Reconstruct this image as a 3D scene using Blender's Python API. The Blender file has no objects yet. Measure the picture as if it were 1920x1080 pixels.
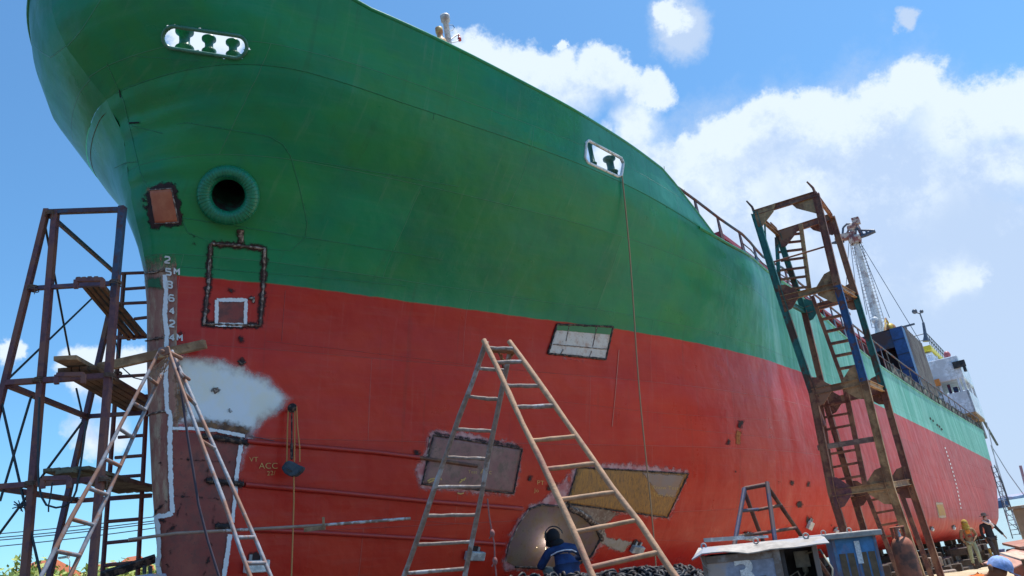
import bpy, bmesh, math, random
import numpy as np
from mathutils import Vector, Matrix
random.seed(7); rng = np.random.default_rng(7)
scn = bpy.context.scene
COL = scn.collection
# ------------------------------------------------------------------ camera
F = 1459.0                                            # focal length in pixels of a 1920 x 1080 frame
def camvec(px, py): return np.array([(px-960)/F, (540-py)/F, -1.0])
_up = camvec(367, -3456); _up /= np.linalg.norm(_up)
_f = np.array([0, 0, -1.0]); _f = _f-_up*np.dot(_f, _up); _f /= np.linalg.norm(_f)
R = np.stack([np.cross(_f, _up), _f, _up])
cam = bpy.data.objects.new('camera', bpy.data.cameras.new('camera')); COL.objects.link(cam)
cam.matrix_world = Matrix([[*R[0], 0], [*R[1], 0], [*R[2], 0], [0, 0, 0, 1]])
cam.data.sensor_width = 36; cam.data.lens = F/1920*36
cam.data.clip_start = 0.05; cam.data.clip_end = 9000
scn.camera = cam
GZ = -1.5                                             # ground below the lens at the photographer's feet
def ray(px, py): return R@camvec(px, py)
def proj(p):
    v = R.T@np.asarray(p, float); return 960+F*v[0]/-v[2], 540-F*v[1]/-v[2]
def at_y(px, py, y): d = ray(px, py); return d*(y/d[1])
def at_z(px, py, z): d = ray(px, py); return d*(z/d[2])
def at_x(px, py, x): d = ray(px, py); return d*(x/d[0])
# ------------------------------------------------------------------ light
SUN_EL, SUN_AZ = 72.0, 60.0                           # azimuth clockwise from +Y
w = bpy.data.worlds.new("World"); scn.world = w; w.use_nodes = True
NT = w.node_tree; NT.nodes.clear()
def N(nt, typ, **kw):
    n = nt.nodes.new(typ)
    for k, v in kw.items():
        if k in n.inputs.keys() if isinstance(k, str) else False: n.inputs[k].default_value = v
        else: setattr(n, k, v)
    return n
class G:
    """small node-graph writer"""
    def __init__(s, nt): s.nt = nt
    def n(s, typ, ins=None, **kw):
        n = s.nt.nodes.new(typ)
        for k, v in kw.items(): setattr(n, k, v)
        for k, v in (ins or {}).items(): s.put(n.inputs[k], v)
        return n
    def put(s, sock, v):
        if isinstance(v, bpy.types.NodeSocket): s.nt.links.new(v, sock)
        elif v is not None: sock.default_value = v
    def m(s, op, a, b=0.0, c=0.0, clamp=False):
        n = s.n('ShaderNodeMath', {0: a, 1: b, 2: c}, operation=op); n.use_clamp = clamp; return n.outputs[0]
    def vm(s, op, a, b=None):
        n = s.n('ShaderNodeVectorMath', {0: a}, operation=op)
        if b is not None: s.put(n.inputs[1], b)
        return n.outputs['Value'] if op in ('DISTANCE', 'LENGTH', 'DOT_PRODUCT') else n.outputs['Vector']
    def noise(s, vec, scale, detail=4, rough=0.55, dist=0.0):
        n = s.n('ShaderNodeTexNoise', {'Vector': vec, 'Scale': scale, 'Detail': detail, 'Roughness': rough, 'Distortion': dist}); return n.outputs[0]
    def step(s, v, a, b):
        n = s.n('ShaderNodeMapRange', {0: v, 1: a, 2: b, 3: 0.0, 4: 1.0}, interpolation_type='SMOOTHSTEP'); return n.outputs[0]
    def rng(s, v, a, b, c, d):
        n = s.n('ShaderNodeMapRange', {0: v, 1: a, 2: b, 3: c, 4: d}); return n.outputs[0]
    def mix(s, f, a, b):
        n = s.n('ShaderNodeMix', {0: f}, data_type='RGBA')
        s.put(n.inputs[6], (*a, 1) if isinstance(a, tuple) and len(a) == 3 else a)
        s.put(n.inputs[7], (*b, 1) if isinstance(b, tuple) and len(b) == 3 else b)
        return n.outputs[2]
    def scalev(s, vec, sc): return s.vm('MULTIPLY', vec, sc)
g = G(NT)
tc = g.n('ShaderNodeTexCoord').outputs['Generated']
sky = g.n('ShaderNodeTexSky', sky_type='NISHITA'); sky.sun_disc = False
sky.sun_elevation = math.radians(SUN_EL); sky.sun_rotation = math.radians(SUN_AZ)
sky.altitude = 0; sky.air_density = 1.0; sky.dust_density = 0.6; sky.ozone_density = 2.5
SKY = 0.11
wn = g.noise(tc, 11, 9, .68)
wob = g.vm('ADD', tc, g.scalev(g.n('ShaderNodeTexNoise', {'Vector': tc, 'Scale': 7., 'Detail': 7., 'Roughness': .66}).outputs['Color'], (.10, .10, .10)))
wob = g.vm('SUBTRACT', wob, (.05, .05, .05))
def blobs(lst, sh_=None):
    acc = None; wv_ = g.vm('ADD', wob, sh_) if sh_ else wob
    for px, py, r in lst:
        d = ray(px, py); d = d/np.linalg.norm(d)
        v = g.m('DIVIDE', g.vm('DISTANCE', wv_, tuple(d)), r/F)
        acc = v if acc is None else g.m('SMOOTH_MIN', acc, v, .18)
    return acc                                        # <1 inside
thick = [(385, 72, 70), (470, 60, 45), (1135, 296, 50), (900, 140, 75), (985, 150, 70), (1050, 190, 90), (1130, 150, 68), (1200, 170, 55), (1190, 230, 60), (1215, 290, 60),
         (1045, 95, 16), (1290, 290, 55), (1370, 275, 75), (1450, 240, 70), (1510, 220, 62), (1580, 250, 80), (1660, 240, 85), (1735, 195, 72), (1790, 250, 90),
         (1880, 215, 62), (1930, 230, 80), (1500, 330, 110), (1650, 330, 120), (1250, 370, 70), (1380, 380, 120), (1830, 310, 70),
         (190, 690, 55), (250, 690, 50), (170, 800, 38), (215, 790, 40), (10, 655, 30), (640, 8, 28), (1258, 20, 34), (1910, 420, 30), (1450, 450, 120), (1640, 450, 120), (1720, 340, 100), (1880, 320, 90), (1780, 520, 60), (1330, 450, 90)]
veil = [(1400, 480, 200), (1600, 480, 230), (1800, 620, 240), (1750, 420, 120), (1500, 650, 200), (1900, 900, 250), (1700, 45, 16), (1270, 40, 40), (1750, 700, 200), (1920, 700, 170)]
tb = g.m('SUBTRACT', 1.0, blobs(thick))
fine = g.noise(tc, 26, 7, .66)
tb2 = g.m('SUBTRACT', 1.0, blobs(thick, (0, 0, .055)))
den = g.step(g.m('ADD', tb, g.m('MULTIPLY', g.m('SUBTRACT', fine, .5), g.rng(tb2, -.1, .25, 1.1, .55))), -.06, g.rng(tb2, -.1, .25, .32, .85))
vb = g.m('SUBTRACT', 1.0, blobs(veil))
vden = g.m('MULTIPLY', g.step(g.m('ADD', vb, g.m('MULTIPLY', g.m('SUBTRACT', wn, .5), 1.3)), -.65, .25), .95)
sh = g.step(g.m('ADD', g.m('MULTIPLY', tb2, .5), g.m('MULTIPLY', g.m('SUBTRACT', g.noise(tc, 13, 8, .7), .5), 2.2)), -.12, .50)
skyc = g.n('ShaderNodeMix', {0: 1.0}, data_type='RGBA', blend_type='MULTIPLY')
g.put(skyc.inputs[6], sky.outputs[0]); g.put(skyc.inputs[7], (.75, 1.18, 1.36, 1))
K = 1.0/SKY
WCL = (.62*K, .71*K, .81*K); GCL = (.41*K, .53*K, .73*K); VCL = (.42*K, .53*K, .71*K)
c1 = g.mix(vden, skyc.outputs[2], VCL)
c2 = g.mix(den, c1, g.mix(sh, WCL, GCL))
bg = g.n('ShaderNodeBackground', {0: c2, 1: SKY})
NT.links.new(bg.outputs[0], g.n('ShaderNodeOutputWorld').inputs[0])
sun = bpy.data.objects.new('sun', bpy.data.lights.new('sun', 'SUN')); COL.objects.link(sun)
sun.data.energy = 4.2; sun.data.angle = math.radians(.5); sun.data.color = (1, .95, .87)
_e, _a = math.radians(SUN_EL), math.radians(SUN_AZ)
sdir = Vector((math.cos(_e)*math.sin(_a), math.cos(_e)*math.cos(_a), math.sin(_e)))
sun.rotation_euler = sdir.to_track_quat('Z', 'Y').to_euler()
scn.view_settings.view_transform = 'Standard'; scn.view_settings.look = 'None'
scn.view_settings.exposure = 0.42; scn.view_settings.gamma = 1.0
scn.render.engine = 'CYCLES'
try: scn.cycles.max_bounces = 6; scn.cycles.transparent_max_bounces = 12
except Exception: pass
# ------------------------------------------------------------------ ship frame: s aft, t to port (towards us), h up from the keel
A = ray(2070, 972); A /= np.linalg.norm(A)
T = np.cross(A, [0, 0, 1.]); T /= np.linalg.norm(T)
H = np.cross(T, A)
O = np.array([-4.88, 10.19, -.28])-.25*T
SM = np.stack([A, T, H])
def SW(s, t, h): return O+s*A+t*T+h*H
def to_ship(p): return SM@(np.asarray(p, float)-O)
SHIP = Matrix([[A[0], -T[0], H[0], O[0]], [A[1], -T[1], H[1], O[1]], [A[2], -T[2], H[2], O[2]], [0, 0, 0, 1]])
def on_ship(px, py, axis, val):
    r = SM@ray(px, py); o = SM@(-O); return o+(val-o[axis])/r[axis]*r
# ------------------------------------------------------------------ materials
MATS = {}
def newmat(name):
    m = bpy.data.materials.new(name); m.use_nodes = True; nt = m.node_tree; nt.nodes.clear()
    gg = G(nt); p = gg.n('ShaderNodeBsdfPrincipled'); o = gg.n('ShaderNodeOutputMaterial'); nt.links.new(p.outputs[0], o.inputs[0])
    return m, gg, p, o
def mat(name, base, rough=.6, metal=0., alt=None, scale=3., amount=.5, bump=.0, bscale=30., stretch=(1, 1, 1), coord='Object', hard=.12, var=.25):
    """painted / weathered surface: base colour with blotches of alt, fine value variation and bump"""
    if name in MATS: return MATS[name]
    m, gg, p, o = newmat(name); MATS[name] = m
    v = gg.scalev(gg.n('ShaderNodeTexCoord').outputs[coord], stretch)
    n1 = gg.noise(v, scale, 6, .6)
    n2 = gg.noise(v, scale*7, 4, .6)
    dk = tuple(c*(1-var) for c in base); lt = tuple(min(1, c*(1+var)) for c in base)
    c = gg.mix(gg.step(n2, .3, .7), dk, lt)
    if alt is not None:
        th = .5+(.5-amount)*.45
        c = gg.mix(gg.step(gg.m('ADD', n1, gg.m('MULTIPLY', gg.m('SUBTRACT', n2, .5), .25)), th-hard/2, th+hard/2), c, alt)
    gg.put(p.inputs['Base Color'], c)
    gg.put(p.inputs['Roughness'], gg.rng(n2, .3, .7, max(.05, rough-.1), min(1, rough+.1))); p.inputs['Metallic'].default_value = metal
    if bump:
        b = gg.n('ShaderNodeBump', {'Strength': bump, 'Distance': .01, 'Height': gg.noise(v, bscale, 5, .6)}); gg.put(p.inputs['Normal'], b.outputs[0])
    return m
RUST = mat('rusty_brown_steel', (.14, .06, .05), .75, alt=(.26, .13, .08), scale=5, amount=.45, bump=.25, bscale=60)
RUSTD = mat('dark_burnt_steel', (.022, .016, .018), .8, alt=(.16, .10, .075), scale=14, amount=.42, bump=.7, bscale=70)
WELD = mat('weld_metal', (.10, .06, .05), .55, .2, alt=(.42, .33, .28), scale=16, amount=.42, bump=.8, bscale=60)
PURP = mat('purple_rust_paint', (.15, .06, .075), .7, alt=(.22, .09, .07), scale=3, amount=.5, bump=.2, bscale=60)
BLUEP = mat('old_blue_pipe_paint', (.045, .09, .17), .6, alt=(.09, .04, .05), scale=2.5, amount=.5, bump=.2)
TOWP = mat('multicolour_tower_paint', (.2, .11, .07), .65, alt=(.05, .13, .17), scale=1.3, amount=.48, bump=.3, bscale=50, hard=.06)
TOWG = mat('old_green_tower_paint', (.03, .16, .15), .6, alt=(.10, .055, .04), scale=1.2, amount=.4, bump=.3, hard=.07)
TOWB = mat('worn_blue_tower_paint', (.03, .10, .27), .55, alt=(.15, .06, .05), scale=1.6, amount=.42, bump=.3, hard=.07)
TOWR = mat('rust_brown_tower_steel', (.19, .07, .05), .7, alt=(.30, .15, .09), scale=2, amount=.45, bump=.3)
TOWT = mat('tan_rust_tower_steel', (.40, .24, .12), .7, alt=(.20, .10, .055), scale=2, amount=.45, bump=.3)
PIPEG = mat('grey_paint_pipe', (.24, .25, .29), .7, 0., alt=(.26, .13, .09), scale=4, amount=.5, bump=.2)
WOODL = mat('paint_splashed_round_wood', (.42, .24, .14), .75, alt=(.32, .14, .10), scale=2.2, amount=.30, bump=.4, bscale=50)
WOODG = mat('pale_splashed_round_wood', (.27, .20, .17), .8, alt=(.44, .42, .43), scale=3.5, amount=.32, bump=.4, bscale=50)
PLANK = mat('old_scaffold_plank', (.20, .10, .05), .85, alt=(.10, .055, .035), scale=2, amount=.5, bump=.4, bscale=30, stretch=(1, 1, 6))
PLANKL = mat('pale_scaffold_plank', (.40, .24, .13), .8, alt=(.24, .13, .07), scale=2.5, amount=.45, bump=.4, bscale=30)
PLANKG = mat('weathered_grey_plank', (.17, .15, .10), .85, alt=(.10, .08, .05), scale=2.5, amount=.45, bump=.4)
WHITE = mat('white_paint', (.80, .80, .82), .6, alt=(.62, .58, .58), scale=4, amount=.3)
ROPEM = mat('pale_rope', (.38, .27, .18), .9, scale=30); ROPEO = mat('orange_rope', (.55, .24, .08), .85, scale=30)
CABLE = mat('dark_cable', (.02, .03, .04), .5); WIRE = mat('steel_wire', (.10, .12, .16), .5, .3)
BLACKM = mat('black_iron', (.02, .022, .028), .55, .3, alt=(.06, .05, .05), scale=6, bump=.3)
CHAINM = mat('chain_iron', (.012, .015, .024), .6, .2, alt=(.035, .025, .025), scale=4)
ANODE = mat('zinc_anode', (.48, .50, .52), .6, .2, alt=(.30, .30, .31), scale=8, bump=.3)
ANODEW = mat('bright_zinc_anode', (.74, .74, .73), .6, .1, alt=(.5, .5, .5), scale=8, bump=.3)
GREEN0 = mat('deck_green_paint', (.035, .16, .10), .4, alt=(.06, .2, .14), scale=3)
HULLRED = mat('fresh_red_pipe_paint', (.40, .024, .018), .4, scale=3, var=.1)
SKIN = mat('tan_skin', (.30, .14, .08), .6, var=.08)
def cloth(name, c): return mat('cloth_'+name, c, .9, scale=5, var=.22, bump=.3, bscale=14)
# ---- hull paint
def hull_mat(burn=False):
    m, gg, p, o = newmat('ship_hull_paint')
    v = gg.n('ShaderNodeTexCoord').outputs['Object']
    sx = gg.n('ShaderNodeSeparateXYZ', {0: v}); s, y, h = sx.outputs
    sh_ = gg.n('ShaderNodeCombineXYZ', {0: s, 1: h}).outputs[0]
    low = gg.noise(gg.scalev(v, (.35, .6, .8)), 1.0, 5, .6)
    mid = gg.noise(v, 1.7, 5, .6); fin = gg.noise(v, 24, 4, .6)
    strk = gg.noise(gg.scalev(v, (2.6, 1, .10)), 1.0, 6, .65)
    strk2 = gg.noise(gg.scalev(v, (9, 1, .25)), 1.0, 5, .65)
    green = gg.mix(gg.step(low, .42, .62), (.009, .235, .102), (.020, .235, .072))
    green = gg.mix(gg.m('MULTIPLY', gg.step(mid, .5, .75), .45), green, (.005, .17, .10))
    green = gg.mix(gg.m('MULTIPLY', gg.step(gg.noise(gg.scalev(v, (.8, .8, 1.3)), 1.0, 3, .5), .44, .62), .22), green, (.004, .12, .11))
    green = gg.mix(gg.m('MULTIPLY', gg.step(gg.noise(gg.scalev(v, (.5, .9, .7)), 1.3, 4, .6), .50, .68), .20), green, (.05, .19, .035))
    light = gg.m('MULTIPLY', gg.step(s, 5.6, 6.1), gg.step(h, 7.42, 7.46))
    green = gg.mix(light, green, gg.mix(gg.step(mid, .4, .65), (.035, .25, .145), (.05, .30, .19)))
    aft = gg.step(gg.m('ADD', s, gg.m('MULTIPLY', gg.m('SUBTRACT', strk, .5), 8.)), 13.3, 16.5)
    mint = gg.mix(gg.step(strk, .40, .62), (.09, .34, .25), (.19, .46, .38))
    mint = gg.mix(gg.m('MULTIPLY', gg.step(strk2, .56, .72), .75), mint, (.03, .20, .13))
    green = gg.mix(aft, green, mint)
    red = gg.mix(gg.step(low, .4, .65), (.50, .016, .010), (.57, .032, .015))
    red = gg.mix(gg.m('MULTIPLY', gg.step(mid, .52, .8), .3), red, (.40, .014, .014))
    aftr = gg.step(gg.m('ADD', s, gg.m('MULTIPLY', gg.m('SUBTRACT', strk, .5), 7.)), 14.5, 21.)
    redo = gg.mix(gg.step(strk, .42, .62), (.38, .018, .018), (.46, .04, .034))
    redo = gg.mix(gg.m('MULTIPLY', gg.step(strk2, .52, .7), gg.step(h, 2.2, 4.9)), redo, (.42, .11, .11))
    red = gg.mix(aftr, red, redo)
    edge = gg.m('ADD', h, gg.m('MULTIPLY', gg.m('SUBTRACT', gg.noise(v, 3, 5, .6), .5), .05))
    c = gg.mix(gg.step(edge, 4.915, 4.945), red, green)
    # welded plate seams
    bk = gg.n('ShaderNodeTexBrick', {'Vector': sh_, 'Color1': (.84, .84, .84, 1), 'Color2': (1.16, 1.16, 1.16, 1), 'Mortar': (1.1, 1.1, 1.1, 1), 'Scale': 1.0, 'Mortar Size': .006, 'Mortar Smooth': .5, 'Brick Width': 4.6, 'Row Height': 1.31})
    bk.offset = .37
    sm = bk.outputs['Fac']
    tn = gg.n('ShaderNodeMix', {0: .45}, data_type='RGBA', blend_type='MULTIPLY'); gg.put(tn.inputs[6], c); gg.put(tn.inputs[7], bk.outputs['Color']); c = tn.outputs[2]
    drip = gg.noise(gg.scalev(v, (7, 1, .35)), 1.0, 6, .65)
    c = gg.mix(gg.m('MULTIPLY', gg.step(drip, .57, .70), .16), c, (.03, .035, .03)); c = gg.mix(gg.m('MULTIPLY', gg.step(drip, .43, .30), .05), c, (.5, .45, .4))
    roll = gg.noise(gg.scalev(v, (1.2, 1, 16)), 1.0, 4, .6)
    c = gg.mix(gg.m('MULTIPLY', gg.step(roll, .50, .66), .035), c, (.25, .3, .25))
    c = gg.mix(gg.m('MULTIPLY', sm, .13), c, (.35, .45, .42))
    gg.put(p.inputs['Base Color'], c)
    gg.put(p.inputs['Roughness'], gg.m('ADD', gg.rng(mid, .3, .7, .26, .40), gg.m('MULTIPLY', aft, .15)))
    gg.put(p.inputs['Specular IOR Level'], gg.rng(aft, 0, 1, .27, .18))
    # frames showing through the shell plating, plate waviness, brush texture
    fr = gg.m('MULTIPLY', gg.m('SINE', gg.m('MULTIPLY', gg.m('ADD', s, gg.m('MULTIPLY', low, 1.6)), 2*math.pi/.68)), gg.step(s, 9., 19.))
    hgt = gg.m('ADD', gg.m('MULTIPLY', fr, .0035), gg.m('MULTIPLY', gg.noise(v, .9, 3, .5), .07))
    hgt = gg.m('ADD', hgt, gg.m('MULTIPLY', gg.noise(v, 3.2, 3, .5), .012))
    hgt = gg.m('ADD', hgt, gg.m('ADD', gg.m('MULTIPLY', fin, .0018), gg.m('MULTIPLY', roll, .0007)))
    rough_patch = gg.m('MULTIPLY', gg.step(s, 3.2, 5.), gg.m('MULTIPLY', gg.m('SUBTRACT', 1., gg.step(s, 5.8, 6.)), gg.step(h, 7.5, 7.6)))
    hgt = gg.m('ADD', hgt, gg.m('MULTIPLY', gg.m('MULTIPLY', gg.noise(v, 14, 4, .6), rough_patch), .012))
    hgt = gg.m('ADD', hgt, gg.m('MULTIPLY', sm, .012))
    b = gg.n('ShaderNodeBump', {'Strength': .8, 'Distance': 1.0, 'Height': hgt}); gg.put(p.inputs['Normal'], b.outputs[0])
    return m
HULL = hull_mat()
def patch_mat(name, c1, c2, scale=3, rough=.6, soft=.12, nz=.5, alpha=1., c3=None, metal=0., nscale=9, stretch=(1, 1, 1), bump=.2):
    """paint or plate laid on the shell: attribute m = metres in from its border; ragged or soft edge"""
    m, gg, p, o = newmat(name)
    v = gg.scalev(gg.n('ShaderNodeTexCoord').outputs['Object'], stretch)
    a = gg.n('ShaderNodeAttribute', attribute_name='m').outputs['Fac']
    n = gg.noise(v, scale, 6, .62); n2 = gg.noise(v, nscale, 6, .65)
    c = gg.mix(gg.step(n, .38, .64), c1, c2)
    if c3: c = gg.mix(gg.step(gg.noise(v, scale*1.7, 8, .72), .46, .66), c, c3); c = gg.mix(gg.m('MULTIPLY', gg.step(gg.noise(v, scale*8, 6, .7), .58, .66), .5), c, (.05, .03, .03))
    gg.put(p.inputs['Base Color'], c); p.inputs['Roughness'].default_value = rough; p.inputs['Metallic'].default_value = metal
    if soft:
        al = gg.m('MULTIPLY', gg.step(gg.m('ADD', a, gg.m('MULTIPLY', gg.m('SUBTRACT', n2, .5), soft*nz*4)), soft*.05, soft), alpha)
        gg.put(p.inputs['Alpha'], al)
    if bump:
        b = gg.n('ShaderNodeBump', {'Strength': bump, 'Distance': .01, 'Height': gg.noise(v, 40, 5, .6)}); gg.put(p.inputs['Normal'], b.outputs[0])
    return m
PM = dict(
    primer=patch_mat('grey_primer_spray', (.78, .82, .88), (.82, .80, .72), 1.5, .6, .24, .32, nscale=4.5),
    rustprim=patch_mat('brown_primer_plate', (.26, .045, .035), (.30, .075, .05), 2.5, .6, .0, c3=(.13, .04, .035)),
    stem=patch_mat('stem_plate_bare', (.20, .075, .05), (.30, .19, .15), 1.6, .6, .0, c3=(.13, .05, .035), stretch=(3, 3, 1)),
    burn=patch_mat('scorched_paint', (.020, .010, .012), (.045, .016, .014), 6, .8, .05, .75, nscale=16),
    scorch=patch_mat('rust_bleed', (.30, .15, .07), (.10, .05, .03), 3, .8, .14, .55),
    white=patch_mat('white_filler', (.80, .80, .84), (.76, .76, .80), 5, .65, .012, .8, nscale=26),
    mark=patch_mat('white_marking_paint', (.72, .70, .70), (.62, .60, .60), 6, .6, .0),
    plate=patch_mat('brown_new_plate', (.24, .10, .10), (.28, .15, .13), 3, .55, .0, c3=(.15, .09, .075)),
    orange=patch_mat('ochre_rust_plate', (.42, .185, .035), (.30, .14, .045), 4, .6, .0, c3=(.17, .085, .03), stretch=(4, 4, .8)),
    pale=patch_mat('pale_sanded_plate', (.60, .56, .54), (.64, .60, .56), 3, .6, .0, c3=(.48, .34, .28)),
    halo=patch_mat('sanded_pink_halo', (.58, .32, .32), (.48, .14, .14), 5, .7, .10, .7, nscale=8),
    copper=patch_mat('copper_red_plate', (.42, .10, .045), (.50, .15, .07), 4, .45, .0),
    chalk=patch_mat('yellow_chalk', (.62, .42, .14), (.55, .34, .12), 5, .9, .0),
    green=patch_mat('green_overspray', (.02, .14, .06), (.02, .12, .05), 4, .6, .06, .6),
    yellow=patch_mat('yellow_primer_plate', (.42, .22, .03), (.40, .18, .04), 4, .6, .0),
    dark=patch_mat('dark_opening', (.008, .008, .01), (.015, .012, .012), 5, .9, .0))
# ------------------------------------------------------------------ mesh building
class MB:
    def __init__(s): s.v = []; s.f = []; s.m = []; s.smooth = []
    def add(s, vs, fs, mi=0, sm=False):
        o = len(s.v); s.v += [tuple(map(float, x)) for x in vs]
        for f in fs: s.f.append(tuple(i+o for i in f)); s.m.append(mi); s.smooth.append(sm)
    def box(s, c, ax, ay, az, mi=0, taper=None):
        c, ax, ay, az = [np.asarray(q, float) for q in (c, ax, ay, az)]
        vs = [c+sx*ax+sy*ay+sz*az for sx in (-1, 1) for sy in (-1, 1) for sz in (-1, 1)]
        s.add(vs, [(0, 1, 3, 2), (4, 6, 7, 5), (0, 4, 5, 1), (2, 3, 7, 6), (0, 2, 6, 4), (1, 5, 7, 3)], mi)
    def bar(s, p0, p1, wx, wy, side=(0, 0, 1), mi=0):
        p0, p1 = np.asarray(p0, float), np.asarray(p1, float); d = p1-p0; L = np.linalg.norm(d); d = d/L
        sd = np.asarray(side, float); sd = sd-d*np.dot(sd, d)
        if np.linalg.norm(sd) < 1e-3: sd = np.cross(d, [1, .3, 0])
        sd /= np.linalg.norm(sd); u = np.cross(d, sd)
        s.box((p0+p1)/2, d*L/2, sd*wx/2, u*wy/2, mi)
    def tube(s, pts, r, seg=8, mi=0, cap=True, jit=0.):
        pts = [np.asarray(p, float) for p in pts]; n = len(pts)
        rs = r if hasattr(r, '__len__') else [r]*n
        ref = None; rings = []
        for i, p in enumerate(pts):
            d = pts[min(i+1, n-1)]-pts[max(i-1, 0)]; d = d/(np.linalg.norm(d)+1e-9)
            if ref is None: ref = np.cross(d, [0, 0, 1.]) if abs(d[2]) < .9 else np.cross(d, [1., 0, 0])
            ref = ref-d*np.dot(ref, d); ref /= np.linalg.norm(ref)+1e-9
            u = np.cross(d, ref); rr = rs[i]*(1+jit*(random.random()-.5))
            rings.append([p+rr*(math.cos(a)*ref+math.sin(a)*u) for a in [2*math.pi*k/seg for k in range(seg)]])
        vs = [q for rg in rings for q in rg]; fs = []
        for i in range(n-1):
            for k in range(seg):
                a, b = i*seg+k, i*seg+(k+1) % seg; fs.append((a, b, b+seg, a+seg))
        s.add(vs, fs, mi, True)
        if cap: s.add(rings[0], [tuple(range(seg))[::-1]], mi); s.add(rings[-1], [tuple(range(seg))], mi)
    def lathe(s, base, axis, prof, seg=20, mi=0):
        base = np.asarray(base, float); axis = np.asarray(axis, float); axis = axis/np.linalg.norm(axis)
        u = np.cross(axis, [0, 0, 1.]) if abs(axis[2]) < .9 else np.cross(axis, [1., 0, 0]); u /= np.linalg.norm(u); w_ = np.cross(axis, u)
        vs = []; fs = []
        for z, r in prof:
            for k in range(seg):
                a = 2*math.pi*k/seg; vs.append(base+axis*z+r*(math.cos(a)*u+math.sin(a)*w_))
        for i in range(len(prof)-1):
            for k in range(seg):
                a, b = i*seg+k, i*seg+(k+1) % seg; fs.append((a, b, b+seg, a+seg))
        s.add(vs, fs, mi, True)
    def prism(s, poly, n, mi=0):
        n = np.asarray(n, float); a = [np.asarray(p, float) for p in poly]; k = len(a)
        s.add(a+[p+n for p in a], [tuple(range(k))[::-1], tuple(range(k, 2*k))]+[(i, (i+1) % k, (i+1) % k+k, i+k) for i in range(k)], mi)
    def torus(s, c, n, R_, r, seg=24, ss=8, mi=0, sx=1., up=None):
        c = np.asarray(c, float); n = np.asarray(n, float); n = n/np.linalg.norm(n)
        up = np.asarray(up if up is not None else ([0, 0, 1.] if abs(n[2]) < .9 else [1., 0, 0]), float); u = up-n*np.dot(up, n); u /= np.linalg.norm(u); w_ = np.cross(n, u)
        vs = []; fs = []
        for i in range(seg):
            a = 2*math.pi*i/seg; rad = math.cos(a)*u+math.sin(a)*w_; ctr = c+R_*(math.cos(a)*u*sx+math.sin(a)*w_)
            for k in range(ss):
                b = 2*math.pi*k/ss; vs.append(ctr+r*(math.cos(b)*rad+math.sin(b)*n))
        for i in range(seg):
            for k in range(ss):
                fs.append((i*ss+k, i*ss+(k+1) % ss, ((i+1) % seg)*ss+(k+1) % ss, ((i+1) % seg)*ss+k))
        s.add(vs, fs, mi, True)
    def ball(s, c, r, seg=12, rings=8, mi=0, sc=(1, 1, 1)):
        vs = []; fs = []; c = np.asarray(c, float)
        for i in range(rings+1):
            th = math.pi*i/rings
            for k in range(seg):
                ph = 2*math.pi*k/seg; vs.append(c+r*np.array([math.sin(th)*math.cos(ph)*sc[0], math.sin(th)*math.sin(ph)*sc[1], math.cos(th)*sc[2]]))
        for i in range(rings):
            for k in range(seg):
                a, b = i*seg+k, i*seg+(k+1) % seg; fs.append((a, a+seg, b+seg, b))
        s.add(vs, fs, mi, True)
MW = {}
def mw(o): return MW.get(o.name, Matrix.Identity(4)) if o is not None else Matrix.Identity(4)
def tag(o, label=None, cat=None, group=None, kind=None):
    if label: o['label'] = label
    if cat: o['category'] = cat
    if group: o['group'] = group
    if kind: o['kind'] = kind
    return o
def thing(name, label, cat, base=(0, 0, 0), group=None, matrix=None):
    o = bpy.data.objects.new(name, None); COL.objects.link(o); o.empty_display_size = .2
    M = matrix or Matrix.Translation(Vector([float(x) for x in base])); o.matrix_world = M; MW[o.name] = M
    return tag(o, label, cat, group)
def obj(name, mb, mats, parent=None, base=None, attr=None, bevel=0., label=None):
    """link the collected shapes (world coordinates) as ONE mesh object"""
    if parent is not None: M = mw(parent)
    elif base is not None: M = Matrix.Translation(Vector([float(x) for x in base]))
    else: M = Matrix.Identity(4)
    Mi = np.array(M.inverted()); V = np.array(mb.v); V = V@Mi[:3, :3].T+Mi[:3, 3]
    me = bpy.data.meshes.new(name); me.from_pydata(V.tolist(), [], mb.f)
    mats = mats if isinstance(mats, (list, tuple)) else [mats]
    for q in mats: me.materials.append(q)
    me.polygons.foreach_set('material_index', mb.m); me.polygons.foreach_set('use_smooth', mb.smooth)
    if attr is not None:
        at = me.attributes.new('m', 'FLOAT', 'POINT'); at.data.foreach_set('value', attr)
    o = bpy.data.objects.new(name, me); COL.objects.link(o)
    if parent is not None: o.parent = parent; MW[o.name] = M
    else: o.matrix_world = M; MW[o.name] = M
    if bevel:
        md = o.modifiers.new('b', 'BEVEL'); md.width = bevel; md.segments = 2; md.limit_method = 'ANGLE'
    if label: o['label'] = label
    return o
def copy_tree(src, loc=None, rot=None, label=None):
    """copy a thing with its parts"""
    c = src.copy(); COL.objects.link(c)
    if loc is not None: c.location = loc
    if rot is not None: c.rotation_euler = rot
    if label: c['label'] = label
    for ch in [o for o in src.children]:
        d = ch.copy(); COL.objects.link(d); d.parent = c
        for g2 in list(ch.children): e = g2.copy(); COL.objects.link(e); e.parent = d
    return c
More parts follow.
